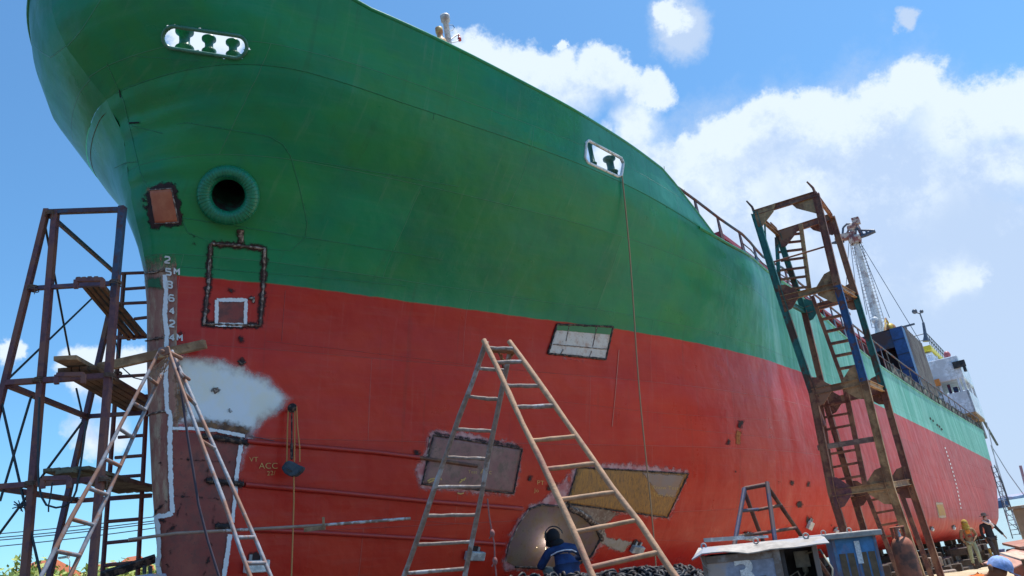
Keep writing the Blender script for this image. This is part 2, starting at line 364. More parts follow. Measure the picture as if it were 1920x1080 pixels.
# ------------------------------------------------------------------ hull form
def pchip(x, y, xi):
    x = np.asarray(x, float); y = np.asarray(y, float); xi = np.clip(xi, x[0], x[-1])
    hh = np.diff(x); dl = np.diff(y)/hh; d = np.zeros_like(y)
    for i in range(1, len(x)-1):
        if dl[i-1]*dl[i] > 0:
            w1 = 2*hh[i]+hh[i-1]; w2 = hh[i]+2*hh[i-1]; d[i] = (w1+w2)/(w1/dl[i-1]+w2/dl[i])
    d[0] = dl[0]; d[-1] = dl[-1]
    k = np.clip(np.searchsorted(x, xi, side='right')-1, 0, len(x)-2); t_ = (xi-x[k])/hh[k]
    return (2*t_**3-3*t_**2+1)*y[k]+(t_**3-2*t_**2+t_)*hh[k]*d[k]+(-2*t_**3+3*t_**2)*y[k+1]+(t_**3-t_**2)*hh[k]*d[k+1]
OFF = [0, .03, .1, .3, .6, 1, 1.5, 2, 3, 4, 5, 6.5, 8, 10, 12, 15, 18, 22, 27, 45, 80]
LV = {
 0.0: [0, .05, .10, .14, .17, .20, .25, .30, .40, .50, .60, .75, .95, 1.25, 1.6, 2.1, 2.5, 2.9, 3.2, 3.4, 3.4],
 0.2: [0, .06, .11, .17, .22, .28, .35, .42, .56, .70, .84, 1.08, 1.35, 1.75, 2.15, 2.75, 3.2, 3.6, 3.85, 4.05, 4.05],
 0.5: [0, .07, .12, .19, .25, .33, .41, .50, .67, .85, 1.03, 1.32, 1.66, 2.12, 2.6, 3.25, 3.7, 4.05, 4.25, 4.42, 4.42],
 1.0: [0, .08, .13, .20, .28, .37, .47, .58, .79, 1.0, 1.22, 1.58, 1.98, 2.5, 3.0, 3.65, 4.05, 4.35, 4.48, 4.6, 4.6],
 2.0: [0, .08, .14, .22, .31, .42, .55, .68, .94, 1.2, 1.48, 1.90, 2.35, 2.92, 3.42, 4.0, 4.32, 4.5, 4.57, 4.65, 4.65],
 3.5: [0, .09, .16, .26, .37, .50, .66, .82, 1.1, 1.4, 1.7, 2.15, 2.62, 3.2, 3.68, 4.18, 4.4, 4.52, 4.58, 4.65, 4.65],
 4.93: [0, .11, .20, .33, .47, .64, .86, 1.03, 1.35, 1.65, 1.97, 2.43, 2.92, 3.45, 3.86, 4.26, 4.42, 4.52, 4.58, 4.65, 4.65],
 6.2: [0, .20, .36, .65, .92, 1.17, 1.43, 1.66, 2.05, 2.4, 2.74, 3.18, 3.58, 4.0, 4.28, 4.48, 4.54, 4.58, 4.6, 4.65, 4.65],
 7.5: [0, .30, .55, 1.0, 1.42, 1.78, 2.08, 2.32, 2.74, 3.06, 3.35, 3.77, 4.12, 4.42, 4.55, 4.6, 4.62, 4.63, 4.64, 4.65, 4.65],
 8.8: [0, .36, .66, 1.18, 1.66, 2.1, 2.42, 2.68, 3.1, 3.42, 3.68, 4.0, 4.28, 4.50, 4.58, 4.6, 4.62, 4.63, 4.64, 4.65, 4.65],
 10.2: [0, .42, .78, 1.38, 1.92, 2.4, 2.78, 3.02, 3.4, 3.68, 3.9, 4.15, 4.38, 4.54, 4.6, 4.61, 4.62, 4.63, 4.64, 4.65, 4.65]}
_og = np.concatenate([np.linspace(0, .9, 40)**2, np.linspace(.86, 12, 160), np.linspace(12.3, 80, 120)])
_hk = np.array(list(LV)); _hg = np.linspace(0, 10, 201)
_tab = np.stack([pchip(OFF, LV[k], _og) for k in LV])
_grid = np.stack([pchip(_hk, _tab[:, j], _hg) for j in range(len(_og))], 1)
_SHH = [5.2, 5.5, 5.8, 6.1, 6.4, 6.7, 7.0, 7.3, 7.6, 7.9, 8.2, 8.5, 8.75]; _SHV = [.02, .05, .09, .14, .27, .52, .80, .95, .88, .60, .36, .24, .20]
def stem(h): return stem0(h)+np.interp(h, _SHH, _SHV)
def stem0(h): return np.interp(h, [0, .87, 1.39, 2.07, 3.51, 4.6, 5.09, 5.48, 5.92, 6.26, 6.58, 6.9, 7.14, 7.46, 8.71, 10], [.3, .1, .01, -.08, -.22, -.27, -.33, -.46, -.66, -.82, -1.1, -1.46, -1.7, -1.92, -2.15, -2.3])
def HK(s): return np.interp(s, [-3, -1, 1, 4.65, 8, 9.5, 10.2, 12.4, 15, 18, 21, 24, 27, 33, 40, 47, 64, 70], [7.62, 7.60, 7.52, 7.48, 7.42, 7.38, 7.36, 7.46, 7.53, 7.42, 7.15, 6.93, 6.82, 6.8, 6.82, 6.95, 7.3, 7.35])
def HT(s): return np.interp(s, [-3, -1, .3, 1.2, 2.6, 4.4, 6, 8.65, 10.1, 11], [9.95, 9.5, 8.98, 8.78, 8.7, 8.6, 8.5, 8.33, 7.40, 7.40])
def breadth(s, h):
    s = np.asarray(s, float); h = np.asarray(h, float); off = s-stem(h); d_ = np.interp(h, _SHH, _SHV); k_ = np.clip(off/1.6, 0, 1); off = off+np.where(off > 0, d_*k_*k_*(3-2*k_), 0)
    hi = np.clip(h/10*200, 0, 199.999); i = hi.astype(int); fh = hi-i
    oi = np.interp(np.clip(off, 0, 80), _og, np.arange(len(_og))); j = np.minimum(oi.astype(int), len(_og)-2); fo = oi-j
    b = (_grid[i, j]*(1-fo)+_grid[i, j+1]*fo)*(1-fh)+(_grid[i+1, j]*(1-fo)+_grid[i+1, j+1]*fo)*fh
    for cs, ch, rs, rh, am in ((13.2, 6.9, .9, .8, .10), (15.2, 6.4, .8, 1.1, -.12), (16.6, 6.6, .7, .9, .07), (11.2, 6.7, 1.2, .6, .05), (18.6, 5.6, 1., 1.2, -.05)):
        b = b+am*np.exp(-((s-cs)/rs)**2-((h-ch)/rh)**2)
    se = np.interp(h, [0, 1, 3.5, 9], [64, 67, 69.3, 69.6]); st = np.interp(h, [0, 3.5, 9], [46, 58, 64.])
    b = b*np.sqrt(np.clip(1-np.clip((s-st)/(se-st), 0, 1)**2.6, 0, 1))
    return np.where(off < 0, -1+0*b, b)
def hull_hit(px, py):
    """point of the port shell seen along a line of sight, in ship coordinates"""
    r = SM@ray(px, py); o = SM@(-O)
    ks = np.concatenate([np.linspace(7, 30, 900), np.linspace(30.1, 90, 700)]); P = o+ks[:, None]*r
    f = P[:, 1]-breadth(P[:, 0], np.clip(P[:, 2], 0, 10))
    ok = np.where((f[:-1] > 0) & (f[1:] <= 0))[0]
    if len(ok) == 0: return None
    a, b = ks[ok[0]], ks[ok[0]+1]
    for _ in range(14):
        c = (a+b)/2; q = o+c*r
        if q[1]-breadth(q[0], np.clip(q[2], 0, 10)) > 0: a = c
        else: b = c
    return o+b*r
def hull_nrm(q):
    e = .03
    ds = (breadth(q[0]+e, q[2])-breadth(q[0]-e, q[2]))/(2*e); dh = (breadth(q[0], q[2]+e)-breadth(q[0], q[2]-e))/(2*e)
    if abs(ds) > 8 or q[0]-e < stem(q[2]): ds = min(8., abs(ds))
    n = np.array([-ds, 1., -dh]); return n/np.linalg.norm(n)
def hp(px, py, off=0.):
    q = hull_hit(px, py)
    if q is None: return None
    n = hull_nrm(q); q = q+n*off; return SW(*q)
def hn(px, py):
    q = hull_hit(px, py); n = hull_nrm(q); return SM.T@n
# ------------------------------------------------------------------ ground, sea, far shore
def ground_z(x, y):
    p = np.array([x, y, 0.]); s = (p-O)@A/(A[0]**2+A[1]**2)**.5; t = (p-O)@T
    z = (O-1.4*H)[2]-.0325*s
    z += .55*math.exp(-((s-21)/9.)**2-((t-5.6)/2.6)**2)
    z += .05*math.sin(x*1.3+y*.7)*math.sin(y*.9-x*.4)+.02*math.sin(x*4.1)*math.sin(y*3.3)
    if s > 66: z -= (s-66)*.10
    if s < -4: z += (-4-s)*.02
    return z
m, gg, p, o = newmat('dry_sand_ground')
v = gg.n('ShaderNodeTexCoord').outputs['Object']
n1 = gg.noise(v, .35, 6, .6); n2 = gg.noise(v, 6, 6, .7)
c = gg.mix(gg.step(n1, .38, .62), (.62, .50, .33), (.50, .39, .25)); c = gg.mix(gg.step(n2, .55, .72), c, (.62, .52, .38)); c = gg.mix(gg.step(gg.noise(v, 1.3, 6, .7), .58, .7), c, (.22, .15, .10))
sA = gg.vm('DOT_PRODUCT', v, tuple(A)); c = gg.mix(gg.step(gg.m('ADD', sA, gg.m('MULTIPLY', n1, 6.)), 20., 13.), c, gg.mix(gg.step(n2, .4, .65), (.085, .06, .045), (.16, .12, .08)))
gg.put(p.inputs['Base Color'], c); p.inputs['Roughness'].default_value = .95
gg.put(p.inputs['Normal'], gg.n('ShaderNodeBump', {'Strength': .6, 'Distance': .06, 'Height': gg.noise(v, 9, 8, .7)}).outputs[0])
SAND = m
mb = MB(); us = np.concatenate([-np.geomspace(30, 1500, 12)[::-1], np.linspace(-29, 100, 200), [130, 190, 280]])
vsn = np.concatenate([-np.geomspace(14, 900, 10)[::-1], np.linspace(-13, 16, 60), np.geomspace(17, 1500, 14)])
ax2 = A*[1, 1, 0]; ax2 /= np.linalg.norm(ax2)
gr = []
for a in us:
    for b in vsn:
        P = O+ax2*a+T*b; gr.append((P[0], P[1], max(ground_z(P[0], P[1]), -7) if abs(b) < 200 else ground_z(P[0], P[1])))
nb = len(vsn)
mb.add(gr, [(i*nb+j, (i+1)*nb+j, (i+1)*nb+j+1, i*nb+j+1) for i in range(len(us)-1) for j in range(nb-1)], 0, True)
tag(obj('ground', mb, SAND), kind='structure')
m, gg, p, o = newmat('green_sea_water')
v = gg.n('ShaderNodeTexCoord').outputs['Object']
gg.put(p.inputs['Base Color'], gg.mix(gg.noise(v, .02, 4), (.26, .38, .36), (.34, .46, .43))); p.inputs['Roughness'].default_value = .25
gg.put(p.inputs['Normal'], gg.n('ShaderNodeBump', {'Strength': .5, 'Distance': .3, 'Height': gg.noise(v, .8, 6, .6)}).outputs[0])
mb = MB(); cz = -4.0
P = [O+ax2*a+T*b for a, b in ((70, -2500), (70, 2500), (6000, 4500), (6000, -4500))]
mb.add([(q[0], q[1], cz) for q in P], [(0, 1, 2, 3)])
tag(obj('sea', mb, m), kind='structure')
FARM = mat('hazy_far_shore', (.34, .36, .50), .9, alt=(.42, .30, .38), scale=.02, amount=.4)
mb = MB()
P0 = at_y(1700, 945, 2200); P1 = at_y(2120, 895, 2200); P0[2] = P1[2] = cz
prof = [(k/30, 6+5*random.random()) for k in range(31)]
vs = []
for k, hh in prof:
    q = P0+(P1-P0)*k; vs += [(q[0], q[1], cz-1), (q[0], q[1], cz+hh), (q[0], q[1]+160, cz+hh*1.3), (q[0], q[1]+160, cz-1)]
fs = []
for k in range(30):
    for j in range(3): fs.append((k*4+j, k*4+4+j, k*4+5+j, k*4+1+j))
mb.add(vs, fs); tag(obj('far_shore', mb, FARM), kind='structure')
# ------------------------------------------------------------------ THE SHIP
ship = thing('cargo_ship', 'large green and red cargo ship on the slip, bow under repair', 'ship', matrix=SHIP)
def shp(s, t, h): return SW(s, t, h)
offc = np.concatenate([np.linspace(0, .85, 30)**2, np.linspace(.77, 12, 190), np.linspace(12.25, 72, 210)])
nr = 132
def grid_side(sign, fine=True, hole=None):
    oc = offc if fine else np.concatenate([np.linspace(0, .85, 14)**2, np.linspace(.8, 12, 40), np.linspace(12.7, 72, 60)])
    rr = np.linspace(0, 1, nr+1 if fine else 40)
    OFFg, RR = np.meshgrid(oc, rr, indexing='ij')
    hkk = HK(OFFg-2.0); Hh = RR*hkk; S = stem(Hh)+OFFg
    se = np.interp(Hh, [0, 1, 3.5, 9], [64, 67, 69.3, 69.6]); S = np.minimum(S, se)
    B = np.maximum(breadth(S, Hh), 0)
    P = O+S[..., None]*A+sign*B[..., None]*T+Hh[..., None]*H
    n1_, n2_ = P.shape[:2]; fs = []
    for i in range(n1_-1):
        for j in range(n2_-1):
            q = (i*n2_+j, (i+1)*n2_+j, (i+1)*n2_+j+1, i*n2_+j+1)
            if hole is not None:
                cc = (P[i, j]+P[i+1, j+1])/2
                if np.linalg.norm(cc-hole[0]) < hole[1]: continue
            fs.append(q if sign > 0 else q[::-1])
    return P.reshape(-1, 3), fs
hq = hull_hit(428, 366); hwc = SW(*hq); hwn = SM.T@hull_nrm(hq)
hwn2 = hwn*.8+T*.1-A*.25; hwn2 /= np.linalg.norm(hwn2)
mb = MB(); v_, f_ = grid_side(1, True, (hwc, .31)); mb.add(v_, f_, 0, True)
v_, f_ = grid_side(-1, False); mb.add(v_, f_, 0, True)
ks_ = np.linspace(.3, 63.8, 60)                                      # flat of keel
kv = []
for s_ in ks_: b = float(breadth(s_, 0.)); kv += [SW(s_, b, 0), SW(s_, -b, 0)]
mb.add(kv, [(2*i, 2*i+1, 2*i+3, 2*i+2) for i in range(59)], 0)
hull = obj('hull', mb, HULL, ship)
hull['label'] = 'fresh green topsides over a red bottom, faded to mint and pink towards the stern'
# bulwark round the forecastle, with its two mooring openings
def capsule_in(px, py, p0, p1, r):
    p0 = np.array(p0, float); p1 = np.array(p1, float); p = np.array([px, py]); d = p1-p0; k = np.clip(np.dot(p-p0, d)/np.dot(d, d), 0, 1)
    return np.linalg.norm(p-p0-k*d) < r
OPEN2 = [(1103, 264), (1164, 297), (1168, 306), (1164, 330), (1157, 331), (1101, 305), (1096, 297), (1098, 268)]
def poly_sd(px, py, poly):
    """signed distance in pixels, positive inside"""
    n = len(poly); inside = False; dm = 1e9
    for i in range(n):
        x0, y0 = poly[i]; x1, y1 = poly[(i+1) % n]
        if (y0 > py) != (y1 > py) and px < (x1-x0)*(py-y0)/(y1-y0)+x0: inside = not inside
        dx, dy = x1-x0, y1-y0; k = max(0, min(1, ((px-x0)*dx+(py-y0)*dy)/(dx*dx+dy*dy+1e-9)))
        dm = min(dm, math.hypot(px-x0-k*dx, py-y0-k*dy))
    return dm if inside else -dm
mb = MB()
for sign in (1, -1):
    oc = np.concatenate([np.linspace(0, .85, 40)**2, np.linspace(.75, 12.1, 300 if sign > 0 else 60)]); rr = np.linspace(0, 1, 36 if sign > 0 else 4)
    OFFg, RR = np.meshgrid(oc, rr, indexing='ij'); st_ = OFFg-2.
    Hh = HK(st_)+(HT(st_)-HK(st_))*RR; S = stem(Hh)+OFFg; B = np.maximum(breadth(S, Hh), 0)+.012*np.minimum(1, OFFg/.15)
    P = O+S[..., None]*A+sign*B[..., None]*T+Hh[..., None]*H; n2_ = len(rr); fs = []
    for i in range(len(oc)-1):
        for j in range(n2_-1):
            if sign > 0:
                c = (P[i, j]+P[i+1, j+1])/2; px, py = proj(c)
                if 290 < px < 480 and capsule_in(px, py, (327, 70), (442, 88), 21): continue
                if 1090 < px < 1175 and poly_sd(px, py, OPEN2) > 0: continue
            q = (i*n2_+j, (i+1)*n2_+j, (i+1)*n2_+j+1, i*n2_+j+1); fs.append(q if sign > 0 else q[::-1])
    mb.add(P.reshape(-1, 3), fs, 0, True)
bul = obj('bulwark', mb, HULL, ship)
def ship_line(fn, n, r, name, m, parent=ship, seg=8):
    mb = MB(); mb.tube([fn(k/(n-1)) for k in range(n)], r, seg); return obj(name, mb, m, parent)
def caprail(k, sg=1):
    off = 12.05*k*k; s_ = off-2; h = float(HT(s_)); s2 = float(stem(h))+off; return SW(s2, sg*(max(0, float(breadth(s2, h)))+.0), h)
mb = MB(); mb.tube([caprail(1-k/60) for k in range(60)]+[caprail(k/60, -1) for k in range(61)], .035, 8); obj('cap_rail', mb, HULL, bul)
def hits(lst, off): return [hp(x, y, off) for x, y in lst]
def sub(lst, n=6, closed=False):
    out = []; L = lst+[lst[0]] if closed else lst
    for (x0, y0), (x1, y1) in zip(L[:-1], L[1:]):
        for k in range(n): out.append((x0+(x1-x0)*k/n, y0+(y1-y0)*k/n))
    out.append(L[-1]); return out
cap1 = [(327+21*math.cos(a), 70+21*math.sin(a)) for a in np.radians(np.linspace(98, 262, 12))]+[(442+21*math.cos(a), 88+21*math.sin(a)) for a in np.radians(np.linspace(-82, 98, 12))]
PF = mat('worn_fairlead_rim', (.05, .22, .15), .35, alt=(.30, .36, .40), scale=14, amount=.3)
mb = MB(); mb.tube(hits(sub(cap1, 2, True), .015), .027, 8, cap=False); obj('fairlead_rim', mb, GREEN0, bul)
mb = MB(); mb.tube(hits(sub(OPEN2, 4, True), .015), .028, 8, cap=False); obj('fairlead_rim', mb, mat('white_fairlead_rim', (.35, .45, .42), .35, alt=(.7, .72, .74), scale=9, amount=.6), bul)
# depth of the openings (plating turned inwards)
for pts_, nm in ((cap1, 'fairlead_sleeve'), (OPEN2, 'fairlead_sleeve')):
    pp = sub(pts_, 2, True)[:-1]; mb = MB(); vs = []
    for x, y in pp:
        q = hp(x, y, .02); n = hn(x, y); n = n-H*np.dot(n, H); n /= np.linalg.norm(n); vs += [q, q-n*.05]
    k = len(pp); mb.add(vs, [(2*i, 2*i+1, (2*i+3) % (2*k), (2*i+2) % (2*k)) for i in range(k)], 0, True); obj(nm, mb, GREEN0, bul)
# decks
mb = MB(); dv = []; do = np.concatenate([np.linspace(.15, .85, 10)**2, np.linspace(.8, 71, 120)])
for a in do:
    h = float(HK(a-2))-.12; s_ = min(float(stem(h))+a, 69.3); b = max(.0, float(breadth(s_, h))-.01); dv += [SW(s_, b, h), SW(s_, -b, h)]
mb.add(dv, [(2*i, 2*i+2, 2*i+3, 2*i+1) for i in range(len(do)-1)]); obj('deck', mb, mat('red_deck_paint', (.16, .04, .035), .8, alt=(.1, .05, .04), scale=1), ship)
# mooring bitts seen through the openings
def bollard(px, py0, py1, rpx, m):
    n = hn(px, (py0+py1)/2); n = n-H*np.dot(n, H); n /= np.linalg.norm(n)
    q = hp(px, py1); depth = np.dot(q-n*.42, R[:, 0])*0+(-(R.T@(q))[2])
    d0 = ray(px, py1); d1 = ray(px, py0)
    # stand .45 m inside the bulwark
    k = np.dot(q-n*.42, n)/np.dot(d0, n); b0 = d0*k
    sc = k/F; hgt = (py1-py0)*sc*1.35; r = rpx*sc
    ax = np.array([0, 0, 1.])
    mb = MB(); mb.lathe(b0-ax*.25, ax, [(0, r*.8), (.2, r*.8), (.24, r*.95), (.27, r*.62), (.25+hgt*.35, r*.52), (.25+hgt*.68, r*.56), (.25+hgt*.82, r*.92), (.25+hgt*.94, r*.92), (.25+hgt, r*.7), (.25+hgt, 0)], 22)
    return obj('bollard', mb, m, ship)
for a in ((346, 58, 90, 18), (392, 73, 95, 14), (437, 80, 101, 14)): bollard(*a, GREEN0)
bollard(1147, 299, 322, 13, mat('pale_green_bitt', (.30, .42, .34), .5, alt=(.12, .25, .18), scale=5))
bollard(1112, 268, 306, 8, GREEN0)
# hawse pipe
mb = MB(); upv = H
mb.torus(hwc+hwn*.05, hwn2, .335, .105, 48, 14, up=upv)
hp_ = obj('hawse_pipe', mb, mat('hawse_green', (.010, .21, .11), .35, var=.15, bump=.3, bscale=20), ship)
mb = MB()
for k in range(44):
    a = 2*math.pi*k/44; u = upv-hwn2*np.dot(upv, hwn2); u /= np.linalg.norm(u); w_ = np.cross(hwn2, u)
    rad = math.cos(a)*u+math.sin(a)*w_; c = hwc+hwn*.05+rad*.335
    rad2 = math.cos(a+.08)*u+math.sin(a+.08)*w_
    arc = [c+.108*(math.cos(b)*rad2+math.sin(b)*hwn2) for b in np.linspace(.2, 2.6, 8)]; mb.tube(arc, .004+.004*random.random(), 6)
obj('weld_ripple', mb, MATS['hawse_green'], hp_)
mb = MB(); mb.lathe(hwc+hwn*.02, -hwn2*.8+H*.55, [(-.02, .30), (.10, .27), (.5, .26), (1.3, .26)], 36); mb.lathe(hwc-hwn2*1.0+H*.7, hwn2, [(0, 0), (0, .5)], 12)
obj('pipe_bore', mb, mat('hawse_bore', (.03, .16, .11), .5, alt=(.05, .04, .04), scale=4), hp_)
# ---- things laid on the shell
def pxpm(px, py):
    q = hp(px, py); return F/(-(R.T@q)[2])
def grid_patch(name, corners, m, eps=.006, nx=16, ny=12, jag=1.0, thick=0., parent=hull, label=None):
    """corners: TL TR BR BL in photo pixels; lies on the shell"""
    TL, TR, BR, BL = [np.array(c, float) for c in corners]; vs = []; at = []; pm = pxpm(*((TL+BR)/2)); idx = {}
    for j in range(ny+1):
        for i in range(nx+1):
            u, v2 = i/nx, j/ny; p = (TL*(1-u)+TR*u)*(1-v2)+(BL*(1-u)+BR*u)*v2
            e = min(u, 1-u)*np.linalg.norm(TR-TL), min(v2, 1-v2)*np.linalg.norm(BL-TL)
            if min(e) < 1e-6 and jag: p = p+(rng.random(2)-.5)*jag
            q = hp(p[0], p[1], eps)
            if q is None: continue
            idx[(i, j)] = len(vs); vs.append(q); at.append(min(e)/pm)
    fs = [(idx[i, j], idx[i, j+1], idx[i+1, j+1], idx[i+1, j]) for i in range(nx) for j in range(ny) if all(k in idx for k in ((i, j), (i+1, j), (i+1, j+1), (i, j+1)))]
    mb = MB(); mb.add(vs, fs, 0, True); o_ = obj(name, mb, m, parent, attr=at, label=label)
    if 'plate' in name: md = o_.modifiers.new('t', 'SOLIDIFY'); md.thickness = .014; md.offset = -1
    return o_
def poly_patch(name, poly, m, eps=.006, step=4., parent=hull, label=None, grow=10):
    xs = [p[0] for p in poly]; ys = [p[1] for p in poly]; vs = []; at = []; idx = {}
    pm = pxpm(sum(xs)/len(xs), sum(ys)/len(ys)); x0, y0 = min(xs)-grow, min(ys)-grow
    nx, ny = int((max(xs)+grow-x0)/step)+1, int((max(ys)+grow-y0)/step)+1
    for j in range(ny+1):
        for i in range(nx+1):
            px, py = x0+i*step, y0+j*step; d = poly_sd(px, py, poly)
            if d < -grow: continue
            q = hp(px, py, eps)
            if q is None: continue
            idx[(i, j)] = len(vs); vs.append(q); at.append(d/pm)
    fs = [(idx[i, j], idx[i, j+1], idx[i+1, j+1], idx[i+1, j]) for i in range(nx) for j in range(ny) if all(k in idx for k in ((i, j), (i+1, j), (i+1, j+1), (i, j+1)))]
    mb = MB(); mb.add(vs, fs, 0, True); return obj(name, mb, m, parent, attr=at, label=label)
def stroke(name, pts, wpx, m, eps=.010, parent=hull, jag=0., label=None, nn=5):
    """painted or burnt line along photo pixels on the shell"""
    pp = []
    for (x0, y0), (x1, y1) in zip(pts[:-1], pts[1:]):
        k = max(2, int(math.hypot(x1-x0, y1-y0)/6)); pp += [(x0+(x1-x0)*a/k, y0+(y1-y0)*a/k) for a in range(k)]
    pp.append(pts[-1]); vs = []; at = []; n = len(pp); ok = []
    pm = pxpm(*pp[n//2])
    for i, (x, y) in enumerate(pp):
        x0, y0 = pp[max(0, i-1)]; x1, y1 = pp[min(n-1, i+1)]; L = math.hypot(x1-x0, y1-y0)+1e-9; nx_, ny_ = -(y1-y0)/L, (x1-x0)/L
        wj = wpx*(1+jag*(random.random()-.5)); row = []
        for k in range(nn):
            f = k/(nn-1)*2-1; q = hp(x+nx_*f*wj/2, y+ny_*f*wj/2, eps)
            if q is None: q = np.array([np.nan]*3)
            endd = min(i, n-1-i)*6 if jag else 99
            row.append(q); at.append(min((1-abs(f))*wj/2, endd+2)/pm)
        vs += row
    fs = []
    for i in range(n-1):
        for k in range(nn-1):
            ids = (i*nn+k, i*nn+k+1, (i+1)*nn+k+1, (i+1)*nn+k)
            if not any(np.isnan(vs[q][0]) for q in ids): fs.append(ids)
    vs = [q if not np.isnan(q[0]) else hwc for q in vs]
    mb = MB(); mb.add(vs, fs, 0, True); return obj(name, mb, m, parent, attr=at, label=label)
def bead(name, pts, r, m=WELD, off=.008, parent=hull, jit=.55, seg=7, label=None):
    pp = []
    for (x0, y0), (x1, y1) in zip(pts[:-1], pts[1:]):
        k = max(2, int(math.hypot(x1-x0, y1-y0)/3.5)); pp += [(x0+(x1-x0)*a/k+(random.random()-.5)*.7, y0+(y1-y0)*a/k+(random.random()-.5)*.7) for a in range(k)]
    pp.append(pts[-1]); P = [hp(x, y, off) for x, y in pp]; P = [q for q in P if q is not None]
    mb = MB(); mb.tube(P, [r*(1+jit*(random.random()-.5)) for _ in P], seg); return obj(name, mb, m, parent, label=label)
# primer sprayed over the bow, brown primer plates, stem bar
poly_patch('primer_spray', [(312, 660), (345, 654), (405, 664), (462, 680), (508, 700), (538, 724), (552, 748), (536, 778), (500, 800), (480, 832), (465, 868), (455, 905), (444, 900), (440, 850), (452, 822), (318, 808)], PM['primer'], .005, 5, grow=26, label='grey primer sprayed over the red')
poly_patch('rust_bleed', [(330, 782), (380, 778), (440, 786), (476, 800), (482, 826), (440, 822), (330, 806)], PM['scorch'], .009, 4, grow=14)
poly_patch('rust_bleed', [(322, 668), (345, 672), (352, 720), (356, 790), (322, 800)], PM['scorch'], .009, 4, grow=12)
poly_patch('primer_plate', [(313, 806), (455, 818), (449, 880), (442, 940), (434, 990), (424, 1085), (292, 1085), (296, 965), (314, 962)], patch_mat('brown_primer_plate_edge', (.24, .042, .034), (.29, .072, .05), 2.5, .6, .02, .3, c3=(.17, .05, .04)), .012, 5, label='brown primed plate beside the stem')
mb = MB(); vs = []; at = []
hh_ = list(np.arange(.5, 5.3, .06)); cols = [-.30, -.2, -.12, -.05, -.02, 0, .02, .05, .12, .2, .30]
for h in hh_:
    for c in cols:
        wv = .10+.06*max(0, 1-h/3); o_ = (abs(c)/.30)**1.6*.26; s_ = float(stem(h))+o_; b = float(breadth(s_, h)) if o_ > 0 else 0.
        n = np.array([-1.2 if abs(c) < .06 else -.5, math.copysign(1, c) if c else 0, 0]); n /= np.linalg.norm(n)
        vs.append(SW(*(np.array([s_, math.copysign(b, c) if c else 0, h])+n*.009))); at.append(min(1, (5.3-h)*.5))
nc = len(cols); mb.add(vs, [(i*nc+j, i*nc+j+1, (i+1)*nc+j+1, (i+1)*nc+j) for i in range(len(hh_)-1) for j in range(nc-1)], 0, True)
sp = patch_mat('bare_stem_plate', (.28, .085, .065), (.38, .18, .13), 1.3, .6, .22, .4, c3=(.46, .32, .22), stretch=(3, 3, .8))
obj('stem_plate', mb, sp, hull, attr=at, label='bare rusty stem plate')
grid_patch('green_band', [(270, 520), (305, 515), (308, 545), (272, 545)], PM['green'], .014)
for pts in ([(272, 512), (290, 511), (309, 505)], [(273, 638), (306, 634)], [(276, 778), (310, 771)]): stroke('scorch_line', pts, 9, PM['burn'], .016, jag=.5); bead('weld_bead', pts, .012, WELD, .012)
for a, b in (((322, 860), (440, 868)), ((322, 930), (440, 938))): stroke('scorch_line', [a, b], 5, PM['burn'], .018, jag=.6)
for x, y in ((352, 861), (345, 925), (430, 770), (395, 1020), (315, 1060), (371, 981), (360, 1050), (320, 1035), (388, 860), (300, 822), (302, 870), (350, 965), (302, 1000)): stroke('rust_spot', [(x-2, y-3), (x+2, y+4)], 7, PM['burn'], .02, jag=.5)
for pts in ([(313, 940), (290, 962), (291, 966)], [(301, 975), (330, 985), (312, 1000)], [(390, 875), (386, 905)], [(402, 945), (398, 985)], [(392, 1040), (382, 1080)], [(340, 940), (330, 972)]): stroke('scorch_line', pts, 8, PM['burn'], .019, jag=.8)
# white filler lines
wl = [[(309, 516), (312, 545), (311, 565), (309, 590), (313, 625), (311, 662), (311, 720), (313, 768), (319, 778), (318, 832), (320, 905), (323, 962)],
      [(323, 962), (310, 967), (293, 968), (299, 985), (301, 1040), (297, 1056), (304, 1085)],
      [(320, 804), (360, 804), (400, 807), (458, 818)],
      [(453, 822), (447, 858), (442, 895), (440, 930), (434, 980)], [(430, 1002), (425, 1040), (418, 1084)]]
for i, l_ in enumerate(wl): stroke('white_filler_line', l_, (10, 11, 8, 9, 10)[i], PM['white'], .026, jag=.35)
stroke('white_filler_line', [(293, 1050), (301, 1050)], 20, PM['white'], .03, jag=.2)
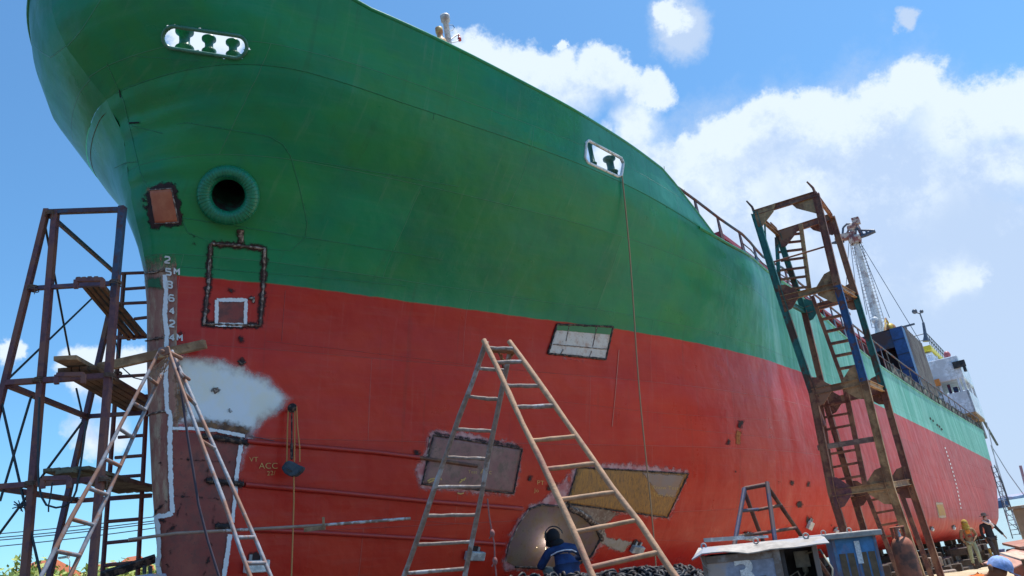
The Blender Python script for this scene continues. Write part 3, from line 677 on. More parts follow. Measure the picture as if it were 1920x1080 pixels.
# draft marks
def text_marks(txt, px, py, hpx, m=PM['mark'], eps=.016, skew=0., name='draft_mark', wide=1.15, off_=.006):
    cu = bpy.data.curves.new('t', 'FONT'); cu.body = txt; cu.size = 1.0; cu.offset = off_
    to = bpy.data.objects.new('t', cu); COL.objects.link(to); bpy.context.view_layer.update()
    me = bpy.data.meshes.new_from_object(to.evaluated_get(bpy.context.evaluated_depsgraph_get())); bpy.data.objects.remove(to)
    sc = hpx/.70; vs = []
    for q in me.vertices:
        x, y = q.co.x*sc*wide, q.co.y*sc; P = hp(px+x+y*skew*.0, py-y+x*skew, eps); vs.append(P if P is not None else hwc)
    mb = MB(); mb.add(vs, [tuple(pl.vertices) for pl in me.polygons]); bpy.data.meshes.remove(me)
    return obj(name, mb, m, hull, attr=[1.]*len(vs))
GLY = {'2': [[(0, .8), (.15, 1), (.85, 1), (1, .8), (1, .62), (0, .12), (0, 0), (1, 0)]], '5': [[(1, 1), (0, 1), (0, .56), (.8, .56), (1, .42), (1, .14), (.8, 0), (0, 0)]], '8': [[(.2, .53), (0, .7), (0, .88), (.2, 1), (.8, 1), (1, .88), (1, .7), (.8, .53), (.2, .53), (0, .38), (0, .12), (.2, 0), (.8, 0), (1, .12), (1, .38), (.8, .53)]],
 '6': [[(1, .95), (.3, 1), (0, .75), (0, .15), (.2, 0), (.8, 0), (1, .15), (1, .42), (.8, .55), (0, .5)]], '4': [[(.72, 0), (.72, 1), (0, .3), (1, .3)]], 'M': [[(0, 0), (0, 1), (.5, .4), (1, 1), (1, 0)]]}
def glyph(ch, px, py, hp_, wp_, wl_, m, name='draft_mark'):
    for pl in GLY[ch]: stroke(name, [(px+x*wp_, py-y*hp_+x*1.2) for x, y in pl], wl_, m, .032)
for tx, x, y in (('2', 310, 493), ('5', 312, 516), ('M', 327, 515), ('8', 314, 540), ('6', 317, 565), ('4', 318, 589), ('2', 318, 613), ('4', 318, 639), ('M', 332, 639)): glyph(tx, x, y, 11.5, 8.5, 3.1, PM['mark'])
for tx, x, y in () and (('2', 309, 494), ('5', 312, 517), ('M', 327, 515), ('8', 313, 541), ('6', 316, 566), ('4', 317, 590), ('2', 318, 614), ('4', 317, 640), ('M', 330, 639)): text_marks(tx, x, y, 12.5)
# hatch opening frame cut round the bow
fr = [(395, 457), (440, 460), (496, 466), (493, 540), (487, 611), (382, 608), (390, 540), (395, 457)]
stroke('scorched_frame', fr, 18, PM['burn'], .010, jag=.3); bead('weld_bead', fr, .020, WELD, .012)
stroke('scorch_line', [(451, 428), (451, 458)], 19, PM['burn'], .012, jag=.4); bead('weld_bead', [(451, 431), (452, 454)], .040, WELD, .005)
for x, y, r in ((452, 636, 15), (473, 562, 15), (361, 440, 12), (365, 457, 10), (453, 679, 17), (404, 731, 16), (340, 625, 12), (432, 545, 16)):
    stroke('scorch_spot', [(x-r*.4, y-r*.2), (x+r*.4, y+r*.3)], r, PM['burn'], .020, jag=.6)
bead('weld_bead', [(466, 561), (476, 558), (474, 568)], .02); bead('weld_bead', [(446, 676), (452, 683), (460, 679)], .018); bead('weld_bead', [(401, 728), (403, 738), (408, 727)], .018)
grid_patch('primed_plate', [(406, 566), (460, 566), (459, 608), (407, 608)], PM['rustprim'], .014)
stroke('white_filler_frame', [(406, 563), (461, 563), (459, 610), (405, 609), (406, 563)], 8.5, PM['white'], .022, jag=.15)
# copper plate by the hawse pipe
stroke('scorched_frame', [(281, 358), (322, 353), (335, 417), (291, 419), (281, 358)], 24, PM['burn'], .009, jag=.6); poly_patch('rust_bleed', [(268, 348), (330, 345), (345, 418), (320, 428), (284, 424)], PM['scorch'], .006, 4, grow=8)
grid_patch('insert_plate', [(281, 357), (322, 354), (334, 416), (291, 419)], PM['copper'], .014, label='bare copper red plate')
bead('weld_bead', [(281, 357), (322, 354), (335, 417), (291, 420)], .012)
for x, y in ((270, 375), (273, 388)): stroke('scorch_spot', [(x-5, y), (x+6, y+2)], 12, PM['burn'], .012, jag=.7)
stroke('reflected_scratch', [(225, 168), (227, 183)], 2.2, PM['dark'], .012); stroke('reflected_scratch', [(243, 231), (262, 230)], 3, PM['dark'], .012)
# doubler plates amidships of the bow
def plate(corners, m, halo=None, wr=.013, label=None):
    if halo: poly_patch('sanded_border', halo, PM['halo'], .005, 5, grow=12)
    grid_patch('repair_plate', corners, m, .016, 20, 14, .6, label=label)
    bead('weld_bead', sub(corners, 1, True), wr, RUSTD, .018)
    stroke('scorch_line', sub(corners, 1, True), 5, PM['burn'], .020, jag=.7)
plate([(812, 816), (978, 842), (962, 925), (790, 908)], PM['plate'], [(802, 802), (870, 806), (962, 826), (985, 842), (975, 905), (968, 934), (870, 930), (786, 920), (775, 880), (792, 850)], label='brown plate with yellow chalk')
bead('weld_bead', [(806, 818), (793, 905)], .012); stroke('scorch_line', [(812, 812), (860, 820), (978, 838)], 9, PM['burn'], .021, jag=.5)
plate([(1082, 876), (1290, 888), (1250, 970), (1062, 944)], PM['orange'], [(1072, 866), (1200, 866), (1298, 880), (1256, 978), (1150, 962), (1052, 952)], label='ochre rusted plate')
poly_patch('bare_corner', [(1200, 884), (1284, 890), (1265, 935), (1232, 930)], patch_mat('grey_worn_steel', (.26, .19, .17), (.30, .18, .13), 4, .6, .05, .5), .021, 4)
plate([(1044, 608), (1148, 613), (1135, 674), (1026, 663)], PM['pale'], None, .02, label='pale sanded plate with green strip')
grid_patch('green_strip', [(1046, 607), (1147, 612), (1143, 628), (1041, 619)], patch_mat('fresh_green_strip', (.012, .16, .06), (.02, .18, .07), 3, .4, .0), .021)
for l_ in ([(1036, 646), (1136, 655)], [(1066, 612), (1060, 640)], [(1055, 655), (1050, 664)], [(1118, 612), (1110, 650)], [(1108, 658), (1104, 670)]): stroke('scorch_line', l_, 3.6, PM['burn'], .024, jag=1.0); bead('weld_bead', l_, .008, WELD, .02)
poly_patch('sanded_border', [(1030, 664), (1080, 672), (1130, 676), (1080, 680), (1045, 674)], PM['halo'], .008, 4, grow=6)
CP = [(947, 1052), (953, 1022), (970, 985), (990, 955), (1015, 946), (1052, 950), (1088, 966), (1116, 990), (1124, 1010), (1108, 1040), (1085, 1056), (1030, 1064), (965, 1062)]
poly_patch('sanded_border', [(938, 1064), (944, 1020), (965, 975), (988, 945), (1015, 935), (1050, 900), (1070, 880), (1070, 945), (1110, 960), (1150, 962), (1128, 990), (1132, 1015), (1190, 1018), (1165, 1040), (1130, 1028), (1112, 1050), (1080, 1070), (950, 1074)], PM['halo'], .006, 5, grow=10)
poly_patch('repair_plate', CP, patch_mat('curved_brown_plate', (.19, .10, .095), (.20, .13, .09), 2.5, .85, .012, .3, c3=(.20, .11, .05)), .016, 4, grow=4, label='curved brown plate at the turn of the bilge')
poly_patch('bare_steel_spread', [(1040, 944), (1075, 930), (1120, 944), (1165, 962), (1138, 982), (1130, 1010), (1112, 985), (1080, 962)], patch_mat('rusty_bare_steel', (.26, .17, .13), (.18, .10, .07), 4, .6, .06, .6, c3=(.36, .28, .22)), .012, 4, grow=8)
bead('weld_bead', CP[3:], .022, RUSTD, .02); bead('weld_bead', [(1065, 950), (1095, 965), (1122, 988), (1128, 1012)], .045, WELD, .02); bead('weld_bead', CP[:5], .010, WELD, .02)
poly_patch('bare_trail', [(1098, 962), (1148, 962), (1132, 990), (1140, 1006), (1192, 1014), (1168, 1038), (1135, 1024), (1112, 1010)], PM['pale'] if 0 else patch_mat('pale_bare_trail', (.40, .33, .30), (.34, .27, .20), 5, .6, .05, .7), .011, 4, grow=5)
# cut-out scorch holes
for x, y, r in ((993, 897, 11), (1030, 914, 12), (1042, 912, 14), (1388, 796, 14), (1366, 829, 11), (1485, 906, 9), (1516, 908, 10), (1499, 946, 12), (782, 852, 15), (1460, 905, 5), (1378, 884, 4), (1558, 985, 4)):
    stroke('scorch_spot', [(x, y-r*.55), (x-r*.1, y+r*.5)], r, PM['burn'], .018, jag=.8)
poly_patch('ochre_smear', [(1379, 805), (1390, 806), (1388, 836), (1376, 836)], patch_mat('ochre_smear_paint', (.40, .13, .02), (.36, .09, .02), 6, .7, .05, .8), .012, 4, grow=6)
# chalk notes
def chalk(txt, px, py, hpx, skew=0.): return text_marks(txt, px, py, hpx, PM['chalk'], .026, skew, 'chalk_note', 1.1, -.012)
for a in (('VT', 466, 866, 9, 0), ('ACC', 484, 879, 11, 0), ('22/', 499, 892, 8, -.1), ('Test', 876, 887, 6, .05), ('Acc', 899, 888, 9, .05), ('PT', 1005, 908, 8, .1), ('Jo', 1000, 922, 7, .1), ('Know Test', 1221, 916, 7, .05), ('Test Acc', 1222, 930, 7, .05)): chalk(*a)
for pts in ([(800, 902), (806, 898), (814, 897)], [(802, 905), (812, 900)], [(821, 902), (824, 895), (826, 900)], [(860, 905), (866, 900), (872, 896)], [(862, 899), (870, 900)], [(856, 924), (862, 926), (868, 924)]): stroke('chalk_mark', pts, 2.4, PM['chalk'], .028)
# rubbing bars
def bar_on(pts, r, m, name='rubbing_bar'):
    P = [hp(x, y, r*.8) for x, y in sub(pts, 14)]; mb = MB(); mb.tube([q for q in P if q is not None], r, 10); return obj(name, mb, m, hull)
bar_on([(462, 828), (560, 836), (700, 848), (784, 858)], .036, HULLRED)
bar_on([(784, 858), (893, 874)], .03, mat('rusty_bar', (.12, .05, .035), .7, alt=(.2, .09, .05), scale=5))
bar_on([(458, 909), (600, 921), (800, 940), (977, 953)], .038, HULLRED); bar_on([(475, 993), (600, 999), (800, 1010), (944, 1020)], .034, HULLRED)
for a, b in (((378, 817), (466, 831)), ((386, 901), (455, 908)), ((402, 987), (438, 988))): stroke('scorch_line', [a, b], 19, PM['burn'], .030, jag=.3); bead('bar_stub', [a, b], .035, RUSTD, .02, jit=.3)
# anodes
def anode(px, py, wpx, hpx, m, tilt=0., fl=1.35):
    q = hp(px, py, .05); n = hn(px, py); sc = 1/pxpm(px, py); mb = MB()
    al = A-n*np.dot(A, n); al /= np.linalg.norm(al); u = np.cross(al, n); al = al*math.cos(tilt)+u*math.sin(tilt); u = np.cross(al, n)
    mb.box(q, al*wpx*sc*fl/2, u*hpx*sc/2, n*.045); o_ = obj('anode', mb, m, hull, bevel=.015)
    mb = MB()
    for s_ in (-1, 1): mb.box(q+al*s_*wpx*sc*.28-n*.03-u*hpx*sc*.6*(1 if u[2] < 0 else -1), al*.02, u*.06, n*.012)
    obj('anode_strap', mb, ANODE, o_)
    stroke('scorch_spot', [(px-wpx*.35, py-hpx*.55), (px+wpx*.4, py-hpx*.5)], hpx*1.25, PM['burn'], .014, jag=.8)
anode(478, 1062, 40, 22, ANODEW, fl=1.2); anode(887, 1041, 33, 16, ANODE); anode(1192, 1028, 25, 14, ANODE); anode(1516, 984, 15, 15, ANODEW, .15, 1.2); anode(1400, 1006, 20, 9, ANODE)
for x, y in ((1565, 1000), (1683, 995), (1746, 998), (1787, 996)):
    if hull_hit(x, y-6) is not None: anode(x, y-6, 10, 5, ANODEW)
grid_patch('primer_patch', [(1752, 941), (1768, 941), (1776, 972), (1759, 973)], patch_mat('pale_patch_border', (.42, .28, .18), (.4, .3, .25), 4, .6, .06, .5), .01)
grid_patch('yellow_patch', [(1755, 946), (1767, 946), (1773, 966), (1761, 967)], PM['yellow'], .018)
for k in range(16):
    f = k/15; x, y = 1771+f*29+3*math.sin(f*3), 840+f*112; stroke('midship_mark', [(x, y-1.6), (x+1, y+1.8)], 1.8, PM['mark'], .02)
# dark stencil on the faded topside
for x, y in ((1744, 785), (1749, 789), (1757, 797), (1761, 800), (1765, 805)): stroke('worn_lettering', [(x-1, y-2), (x+1, y+2)], 2.4, PM['dark'], .02)
# welded seam lines
SEAM = mat('seam_green', (.014, .20, .10), .35)
def seam(pts, r=.005, m=SEAM, n=10):
    P = [hp(x, y, r*.4) for x, y in sub(pts, n)]; P = [q for q in P if q is not None]; mb = MB(); mb.tube(P, r, 5); obj('seam', mb, m, hull)
seam([(330, 233), (352, 230), (505, 256), (530, 270), (545, 293), (560, 345), (576, 418), (572, 446), (545, 470), (500, 467)])
seam([(340, 408), (352, 436), (392, 452)]); seam([(250, 105), (420, 118)]); seam([(200, 118), (232, 190), (262, 320), (276, 352)])
seam([(238, 228), (248, 236), (305, 250)]); seam([(215, 315), (235, 305), (260, 303)])
seam([(575, 300), (700, 322), (860, 350)]); seam([(340, 408), (480, 430), (560, 443), (700, 465), (830, 487)]); seam([(309, 498), (600, 520), (760, 536)])
seam([(830, 128), (822, 170), (812, 225)]); seam([(1103, 218), (1100, 262)]); seam([(1245, 312), (1250, 390)], .006, BLACKM); seam([(1283, 355), (1284, 404)], .004, BLACKM)
SEAMR = mat('seam_red', (.42, .045, .035), .4)
for l_ in ([(500, 640), (640, 655), (860, 682), (1040, 700)], [(1040, 752), (1240, 775), (1480, 790)], [(700, 970), (900, 985)], [(1240, 800), (1500, 826)], [(535, 545), (528, 640)], [(1180, 1010), (1400, 1020)]): seam(l_, .004, SEAMR)
for l_ in ([(1160, 656), (1153, 740), (1147, 800)],): stroke('paint_run', l_, 1.1, patch_mat('pale_run', (.5, .16, .12), (.5, .2, .16), 4, .6, .0), .012)
mb = MB(); pk = []
for k in range(90):
    off = .02+12*(k/89)**1.6; h = float(HK(off-2)); s_ = float(stem(h))+off; pk.append(SW(s_, float(breadth(s_, h))+.006, h))
mb.tube(pk, .006, 6); obj('knuckle_weld', mb, SEAM, hull)
mb = MB(); pk = []
for k in range(120):
    s_ = 10.2+58.5*k/119; h = float(HK(s_)); pk.append(SW(s_, float(breadth(s_, min(h, 8.7)))+.0, h+.01))
mb.tube(pk, .04, 6); obj('sheer_bar', mb, HULL, hull)
# ---- rail aft of the forecastle
def RH(s): return float(np.interp(s, [9, 9.3, 11.2, 13.7, 28, 34, 70], [8.3, 8.27, 8.17, 8.08, 7.93, 7.9, 8.3]))
RAILM = mat('brown_blue_rail', (.13, .05, .045), .6, alt=(.05, .10, .17), scale=1.5, amount=.45)
RAILG = mat('dark_rail', (.07, .06, .055), .7, alt=(.20, .20, .17), scale=2, amount=.4)
mb = MB(); mb.tube([SW(s_, float(breadth(s_, 7.2))-.03, RH(s_)) for s_ in np.linspace(9.2, 68, 90)], .035, 7); rail = obj('rail', mb, RAILM, ship)
mb = MB(); mb.tube([SW(s_, float(breadth(s_, 7.2))-.03, (RH(s_)+float(HK(s_)))/2) for s_ in np.linspace(13, 68, 90)], .018, 6); obj('rail', mb, RAILM, ship)
s_ = 10.5
while s_ < 68:
    t_ = float(breadth(s_, 7.2))-.03; h0, h1 = float(HK(s_))-.1, RH(s_); mb = MB()
    kk = 1 if s_ < 30 else .5; mb.prism([SW(s_-.13*kk, t_, h0), SW(s_+.16*kk, t_, h0), SW(s_+.045, t_, h1), SW(s_-.045, t_, h1)], -T*.03); obj('rail_post', mb, RAILM if s_ < 30 else RAILG, ship); s_ += 1.25 if s_ < 30 else 2.5
NET = mat('weathered_deck_screen', (.085, .075, .07), .9, alt=(.16, .20, .14), scale=.9, amount=.38, stretch=(2, 1, 1))
for a in range(30, 66, 6):
    mb = MB(); vs = []
    for k in range(13):
        q = a+.15+5.7*k/12; t_ = float(breadth(q, 7.2))-.12+.03*math.sin(q*5); vs += [SW(q, t_, float(HK(q))-.1), SW(q, t_, RH(q)-.35-.2*random.random())]
    mb.add(vs, [(2*k, 2*k+1, 2*k+3, 2*k+2) for k in range(12)], 0, True); o_ = obj('deck_screen', mb, NET, ship)
    md = o_.modifiers.new('t', 'SOLIDIFY'); md.thickness = .03
# red hatch coaming
COAM = mat('red_coaming', (.35, .03, .04), .55, alt=(.18, .03, .03), scale=1.5, amount=.4)
def cbox(s0, s1, t0, t1, h0, h1, mb): mb.box(SW((s0+s1)/2, (t0+t1)/2, (h0+h1)/2), A*(s1-s0)/2, T*(t1-t0)/2, H*(h1-h0)/2)
mb = MB(); cbox(16, 36.5, -3.1, 3.1, 7.0, 9.45, mb); co = obj('hatch_coaming', mb, COAM, ship)
mb = MB(); cbox(15.9, 36.6, -3.25, 3.25, 9.45, 9.6, mb); obj('coaming_flange', mb, COAM, co)
for k in range(14):
    mb = MB(); q = 16.8+k*1.45; mb.prism([SW(q, 3.1, 9.4), SW(q, 3.24, 9.4), SW(q, 3.5, 7.2), SW(q, 3.1, 7.2)], A*.04); obj('coaming_stay', mb, PURP, co)
# blue gantry house on deck
BLU = mat('blue_house_paint', (.012, .065, .22), .5, alt=(.015, .045, .14), scale=.8, amount=.35, bump=.2); BLUD = mat('dark_blue_beam', (.02, .045, .10), .6, alt=(.05, .03, .03), scale=1)
mb = MB(); cbox(38.5, 39.3, 3.9, 4.5, 6.9, 10.75, mb); hs = obj('deck_house_column', mb, BLU, ship)
for h in (7.7, 8.5, 9.3, 10.1): mb = MB(); mb.bar(SW(38.48, 3.9, h), SW(38.48, 4.5, h), .03, .03); obj('column_rib', mb, BLUD, hs)
mb = MB(); cbox(38.55, 39.3, -3.5, 3.9, 9.75, 10.7, mb); obj('deck_house_beam', mb, BLUD, ship)
mb = MB(); cbox(38.6, 39.2, -4.5, -3.5, 6.9, 10.7, mb); obj('deck_house_column', mb, BLU, ship)
mb = MB(); cbox(39.3, 44.8, -4.4, 3.9, 7.0, 10.72, mb); obj('deck_house_shade_block', mb, mat('house_opening_shade', (.02, .017, .02), .9), ship)  # solid block behind the opening, coloured near black as the shade inside
COR = mat('weathered_corrugated_side', (.20, .185, .18), .75, alt=(.11, .09, .10), scale=1.2, amount=.42, stretch=(1, 1, .3), bump=.2)
mb = MB(); n = 56; pl = []
for k in range(n+1):
    q = 39.3+5.6*k/n; pl.append(SW(q, 4.42+(.09 if (k//2) % 2 else 0), 6.9))
vs = []
for q in pl: vs += [q, q+H*4.05]
mb.add(vs, [(2*k, 2*k+1, 2*k+3, 2*k+2) for k in range(n)]); mb.add([SW(39.3, 4.44, 10.95), SW(44.9, 4.44, 10.95), SW(44.9, -4.4, 10.74), SW(39.3, -4.4, 10.74)], [(0, 1, 2, 3)])
o_ = obj('deck_house_side', mb, COR, ship)
mb = MB(); mb.ball(SW(41, 3.6, 11.3), .35, 10, 6, sc=(1, 1, 1.1)); mb.bar(SW(39.6, 3.5, 10.8), SW(40.6, 3.6, 11.9), .08, .08); mb.bar(SW(41.8, 3.7, 10.8), SW(40.6, 3.6, 11.9), .08, .08); mb.bar(SW(40.2, 3.5, 11.3), SW(41.3, 3.6, 11.3), .06, .06)
obj('yellow_lamp_bracket', mb, mat('yellow_paint', (.60, .42, .04), .5, alt=(.3, .12, .05), scale=3), ship)
mb = MB(); mb.bar(SW(44.5, 4, 10.9), SW(44.5, 4, 12.1), .06, .06); mb.bar(SW(44.5, 3.5, 12.1), SW(44.5, 4.5, 12.1), .1, .1); obj('vent_post', mb, WIRE, ship)
# crane mast
WM = mat('white_mast_paint', (.66, .68, .70), .5, alt=(.40, .36, .36), scale=2.5, amount=.38)
b0 = SW(46.5, 2.2, 7.2); top = on_ship(1604, 452, 0, 46.5); b1 = on_ship(1648, 612, 0, 46.5); ax = SW(*top)-SW(*b1); b0 = SW(*b1)-ax/np.linalg.norm(ax)*6
tp = SW(*top); mb = MB(); mb.tube([b0, SW(*b1), tp], [.27, .26, .17], 14); mast = obj('crane_mast', mb, WM, ship)
axn = ax/np.linalg.norm(ax); sd = np.cross(axn, ray(1604, 500)); sd /= np.linalg.norm(sd)
mb = MB()
for sg in (-1, 1):
    mb.tube([SW(*b1)+sd*sg*.40, tp+sd*sg*.28], .025, 5)
L = np.linalg.norm(ax)
for k in range(26): q = SW(*b1)+axn*L*k/26; mb.bar(q-sd*.4, q+sd*.4, .03, .03)
obj('mast_ladder', mb, WM, mast)
mb = MB(); mb.lathe(tp-axn*.2, axn, [(0, .34), (.3, .42), (.5, .42), (.6, .2), (1.0, .16), (1.1, .3), (1.35, .28), (1.4, 0)], 12); mb.box(tp+sd*.35+axn*.45, sd*.45, axn*.18, A*.3); mb.box(tp-sd*.35+axn*1.35, sd*.22, axn*.22, A*.2); mb.bar(tp-sd*.9+axn*.25, tp+sd*1.2+axn*.45, .14, .16); mb.tube([tp-sd*.5+axn*.2, tp-sd*.3+axn*1.2], .12, 6); mb.tube([tp+sd*.6+axn*.3, tp+sd*.1+axn*1.1], .07, 6)
obj('crane_head', mb, mat('rust_red_head', (.22, .09, .09), .7, alt=(.5, .45, .42), scale=3, amount=.45), mast)
def s46(x, y): return SW(*on_ship(x, y, 0, 46.5))
mb = MB()
for pl in ([(1581, 427), (1588, 420), (1600, 420), (1612, 432), (1640, 432)], [(1580, 440), (1581, 427)], [(1612, 444), (1640, 432)], [(1614, 434), (1618, 442)], [(1624, 433), (1626, 440)], [(1560, 456), (1572, 451), (1583, 449)], [(1560, 456), (1575, 456), (1583, 453)], [(1605, 425), (1604, 440)], [(1596, 420), (1596, 436)], [(1632, 432), (1633, 437)]): mb.tube([s46(*q) for q in pl], .075, 5)
mb.tube([s46(1611, 445), s46(1626, 440), s46(1641, 433)], .12, 6)
obj('crane_jib', mb, WIRE, mast)
for a, b in (((1592, 452), (1585, 560)), ((1594, 452), (1612, 600)), ((1609, 452), (1668, 596)), ((1611, 452), (1725, 640)), ((1600, 455), (1625, 590))):
    mb = MB(); mb.tube([s46(*a), s46(*b)], .02, 5); obj('stay_wire', mb, WIRE, mast)
mb = MB(); mb.ball(SW(*on_ship(1640, 600, 0, 45.5)), .22, 10, 7); mb.tube([SW(*on_ship(1645, 600, 0, 45.5)), SW(*on_ship(1648, 640, 0, 45.5))], .2, 8); obj('searchlight', mb, WM, ship)
# after superstructure with bridge
SUP = mat('pale_superstructure_paint', (.60, .66, .76), .5, alt=(.50, .54, .62), scale=.8, amount=.4)
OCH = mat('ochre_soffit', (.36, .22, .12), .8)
mb = MB(); cbox(61.5, 67.5, -4.4, 4.75, 11.2, 13.0, mb); br = obj('bridge', mb, SUP, ship, bevel=.08)
mb = MB(); cbox(61.5, 61.65, -4.4, 4.75, 8.6, 10.25, mb); cbox(61.5, 67.5, 4.6, 4.75, 8.6, 10.25, mb); obj('bridge_wing_screen', mb, SUP, ship)
for s_, t_ in ((61.6, 4.62), (61.6, 4.3), (64.5, 4.65), (67.4, 4.65), (61.6, 3.0)): mb = MB(); cbox(s_-.08, s_+.08, t_-.08, t_+.08, 10.2, 11.3, mb); obj('bridge_pillar', mb, SUP, ship)
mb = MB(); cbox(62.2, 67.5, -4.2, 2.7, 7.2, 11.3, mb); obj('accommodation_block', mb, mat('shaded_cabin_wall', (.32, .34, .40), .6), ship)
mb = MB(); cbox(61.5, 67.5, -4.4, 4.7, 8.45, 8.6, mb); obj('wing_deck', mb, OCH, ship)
mb = MB(); cbox(61.3, 61.5, 4.3, 5.15, 12.0, 12.5, mb); cbox(61.2, 61.5, 4.9, 5.1, 11.6, 12.4, mb); obj('sidelight_box', mb, BLACKM, ship)
mb = MB(); cbox(61.2, 61.5, 2.6, 3.1, 11.0, 11.5, mb); obj('orange_locker', mb, mat('orange_locker_paint', (.55, .20, .04), .5), ship)
mb = MB(); mb.ball(SW(62, 4.1, 13.25), .25, 10, 7, sc=(1, 1, 1.2)); obj('horn', mb, mat('dull_red_horn', (.4, .10, .12), .5), ship)
# three small figures' worth of kit hanging in the open wing
mb = MB()
for t_, w_, h_ in ((3.5, .10, .8), (3.9, .16, .5), (4.2, .07, .45)): cbox(62, 62.15, t_-w_, t_+w_, 10.25, 10.25+h_, mb)
obj('hanging_gear', mb, mat('navy_gear', (.03, .05, .12), .8, alt=(.1, .02, .05), scale=3), ship)
# yellow monkey island with rail and wind vane
def s64(x, y): return SW(*on_ship(x, y, 0, 64))
YEL = mat('yellow_platform_paint', (.62, .50, .03), .5)
c0, c1 = s64(1722, 652), s64(1744, 646); dT = c1-c0; dT = T*np.dot(dT, T)
mb = MB(); mb.prism([c0, c0+dT, c0+dT+A*9, c0+A*9], -H*.4); pf = obj('top_platform', mb, YEL, ship)
mb = MB(); mb.prism([c0-H*.56+A*.3, c0+dT-H*.56+A*.3-T*.1, c0+dT-H*.56+A*8.5-T*.1, c0-H*.56+A*8.5], -H*.1); obj('platform_soffit', mb, SUP, pf)
mb = MB()
for hh2 in (.5, 1.0): mb.tube([c0+H*hh2-T*1.2, c0+dT+H*hh2, c0+dT+A*9+H*hh2], .04, 5)
for k in range(9): mb.bar(c0+dT+A*k*1.1, c0+dT+A*k*1.1+H*1.0, .05, .05)
mb.bar(c0, c0+H, .05, .05); mb.bar(c0-T*1.2-H*.3, c0-T*1.2+H, .05, .05); obj('platform_rail', mb, WIRE, pf)
mb = MB(); mb.tube([c0+dT*.55-H*2.4+A, c0+dT*.55-H*.4+A], .28, 10); mb.tube([c0+dT*.8-H*2.4+A*3, c0+dT*.8-H*.4+A*3], .14, 8); obj('platform_post', mb, SUP, pf)
mb = MB(); q0 = s64(1737, 640); q1 = s64(1731, 605); q2 = s64(1725, 588); mb.tube([q0, q0+(q1-q0)*.3, q1], [.30, .14, .10], 8); mb.tube([q1, q2], .05, 6); mb.tube([s64(1715, 585), q2, s64(1729, 584)], .06, 5); mb.ball(s64(1715, 584), .22, 7, 5); mb.ball(s64(1728, 584), .16, 7, 5)
obj('wind_vane_mast', mb, WIRE, ship)
# foremast
def s75(x, y): return SW(*on_ship(x, y, 1, 0))
q0, q1 = s75(842, 85), s75(834, 30); ax = q1-q0; ax /= np.linalg.norm(ax)
L = np.linalg.norm(q1-q0)
mb = MB(); mb.lathe(q0-ax*6, ax, [(0, .11), (5.8, .085), (6+L*.80, .075), (6+L*.82, .12), (6+L*.95, .13), (6+L, .13), (6+L, 0)], 14); fm = obj('foremast', mb, WM, ship)
mb = MB(); e = s75(826, 76); mb.lathe(e-ax*.6, ax, [(0, .1), (.3, .16), (.52, .16), (.6, .14), (.66, .08), (.82, .08), (.84, .1), (.98, .1), (1.02, .05), (1.02, 0)], 14); mb.lathe(e-ax*.35, T*.9+ax*.1, [(-.22, 0), (-.22, .15), (.12, .17), (.2, .1)], 12)
obj('yellow_lantern', mb, mat('yellow_lantern_paint', (.60, .42, .16), .5, alt=(.5, .2, .08), scale=8), fm)
mb = MB(); e2 = s75(863, 72); mb.tube([s75(842, 76), s75(853, 68), s75(860, 64)], .02, 6); mb.tube([s75(842, 80), s75(856, 78), e2], .015, 6); obj('lamp_arm', mb, WM, fm)
mb = MB(); mb.lathe(s75(862, 76), ax, [(0, 0), (0, .05), (.08, .05), (.1, .03), (.16, .03), (.2, .015), (.2, 0)], 10); obj('red_lamp', mb, mat('red_lamp_paint', (.6, .05, .06), .4), fm)
mb = MB(); mb.tube([s75(841, 47), s75(849, 47), s75(852, 52), s75(848, 57), s75(842, 59)], .008, 5); mb.tube([q1, q1+ax*.1], .01, 5); obj('mast_cable', mb, CABLE, fm)
# boom and ropes at the stern
mb = MB(); mb.tube([SW(*on_ship(1836, 775, 1, 4.2)), SW(*on_ship(1870, 834, 1, 4.2))], .10, 6); obj('stern_boom', mb, RAILG, ship)
mb = MB(); cbox(66.8, 68.4, 3.2, 4.4, 7.2, 8.9, mb); obj('stern_winch_box', mb, RAILG, ship)

# ------------------------------------------------------------------ LEFT SCAFFOLD
YF, YB = 9.7, 12.1
def pf_(x, y): return at_y(x, y, YF)
def pb_(x, y): return at_y(x, y, YB)
def to_ground(p0, p1, z=None):
    """extend p0->p1 down to the ground"""
    p0, p1 = np.array(p0, float), np.array(p1, float); z = ground_z(p1[0], p1[1])-.03 if z is None else z
    return p0+(p1-p0)*(z-p0[2])/(p1[2]-p0[2])
sc = thing('pipe_scaffold', 'tall purple rusted box tube scaffold with battered legs left of the ship stem', 'scaffold', (-5.5, 10.5, GZ))
PURPS = [PURP, PURP, mat('brown_box_tube', (.22, .10, .075), .7, alt=(.12, .06, .08), scale=2.5, bump=.3), mat('dull_violet_tube', (.11, .06, .10), .65, alt=(.24, .11, .07), scale=2, amount=.35, bump=.3)]
def member(name, p0, p1, w_, m, parent, side=(1, 0, 0), label=None):
    m = random.choice(PURPS) if m is PURP else m
    mb = MB(); mb.bar(p0, p1, w_, w_, side); return obj(name, mb, m, parent, bevel=.006)
A0 = pf_(88, 398); B0 = pf_(104, 402); C0 = pf_(229, 393)
member('post', B0+[0, 0, .05], to_ground(B0, pf_(77, 720)), .085, PURP, sc); member('post', A0+[0, 0, .05], to_ground(A0, pf_(14, 700)), .075, PURP, sc)
member('post', C0+[0, 0, .05], to_ground(pf_(217, 540), pf_(204, 700)), .085, PURP, sc); member('post', C0+[.02, -.02, .03], pf_(214, 560), .088, BLUEP, sc)
D0 = pb_(212, 560); member('post', D0, to_ground(D0, pb_(150, 830)), .08, PURP, sc)
member('top_beam', pf_(84, 398), pf_(230, 393), .07, BLUEP, sc)
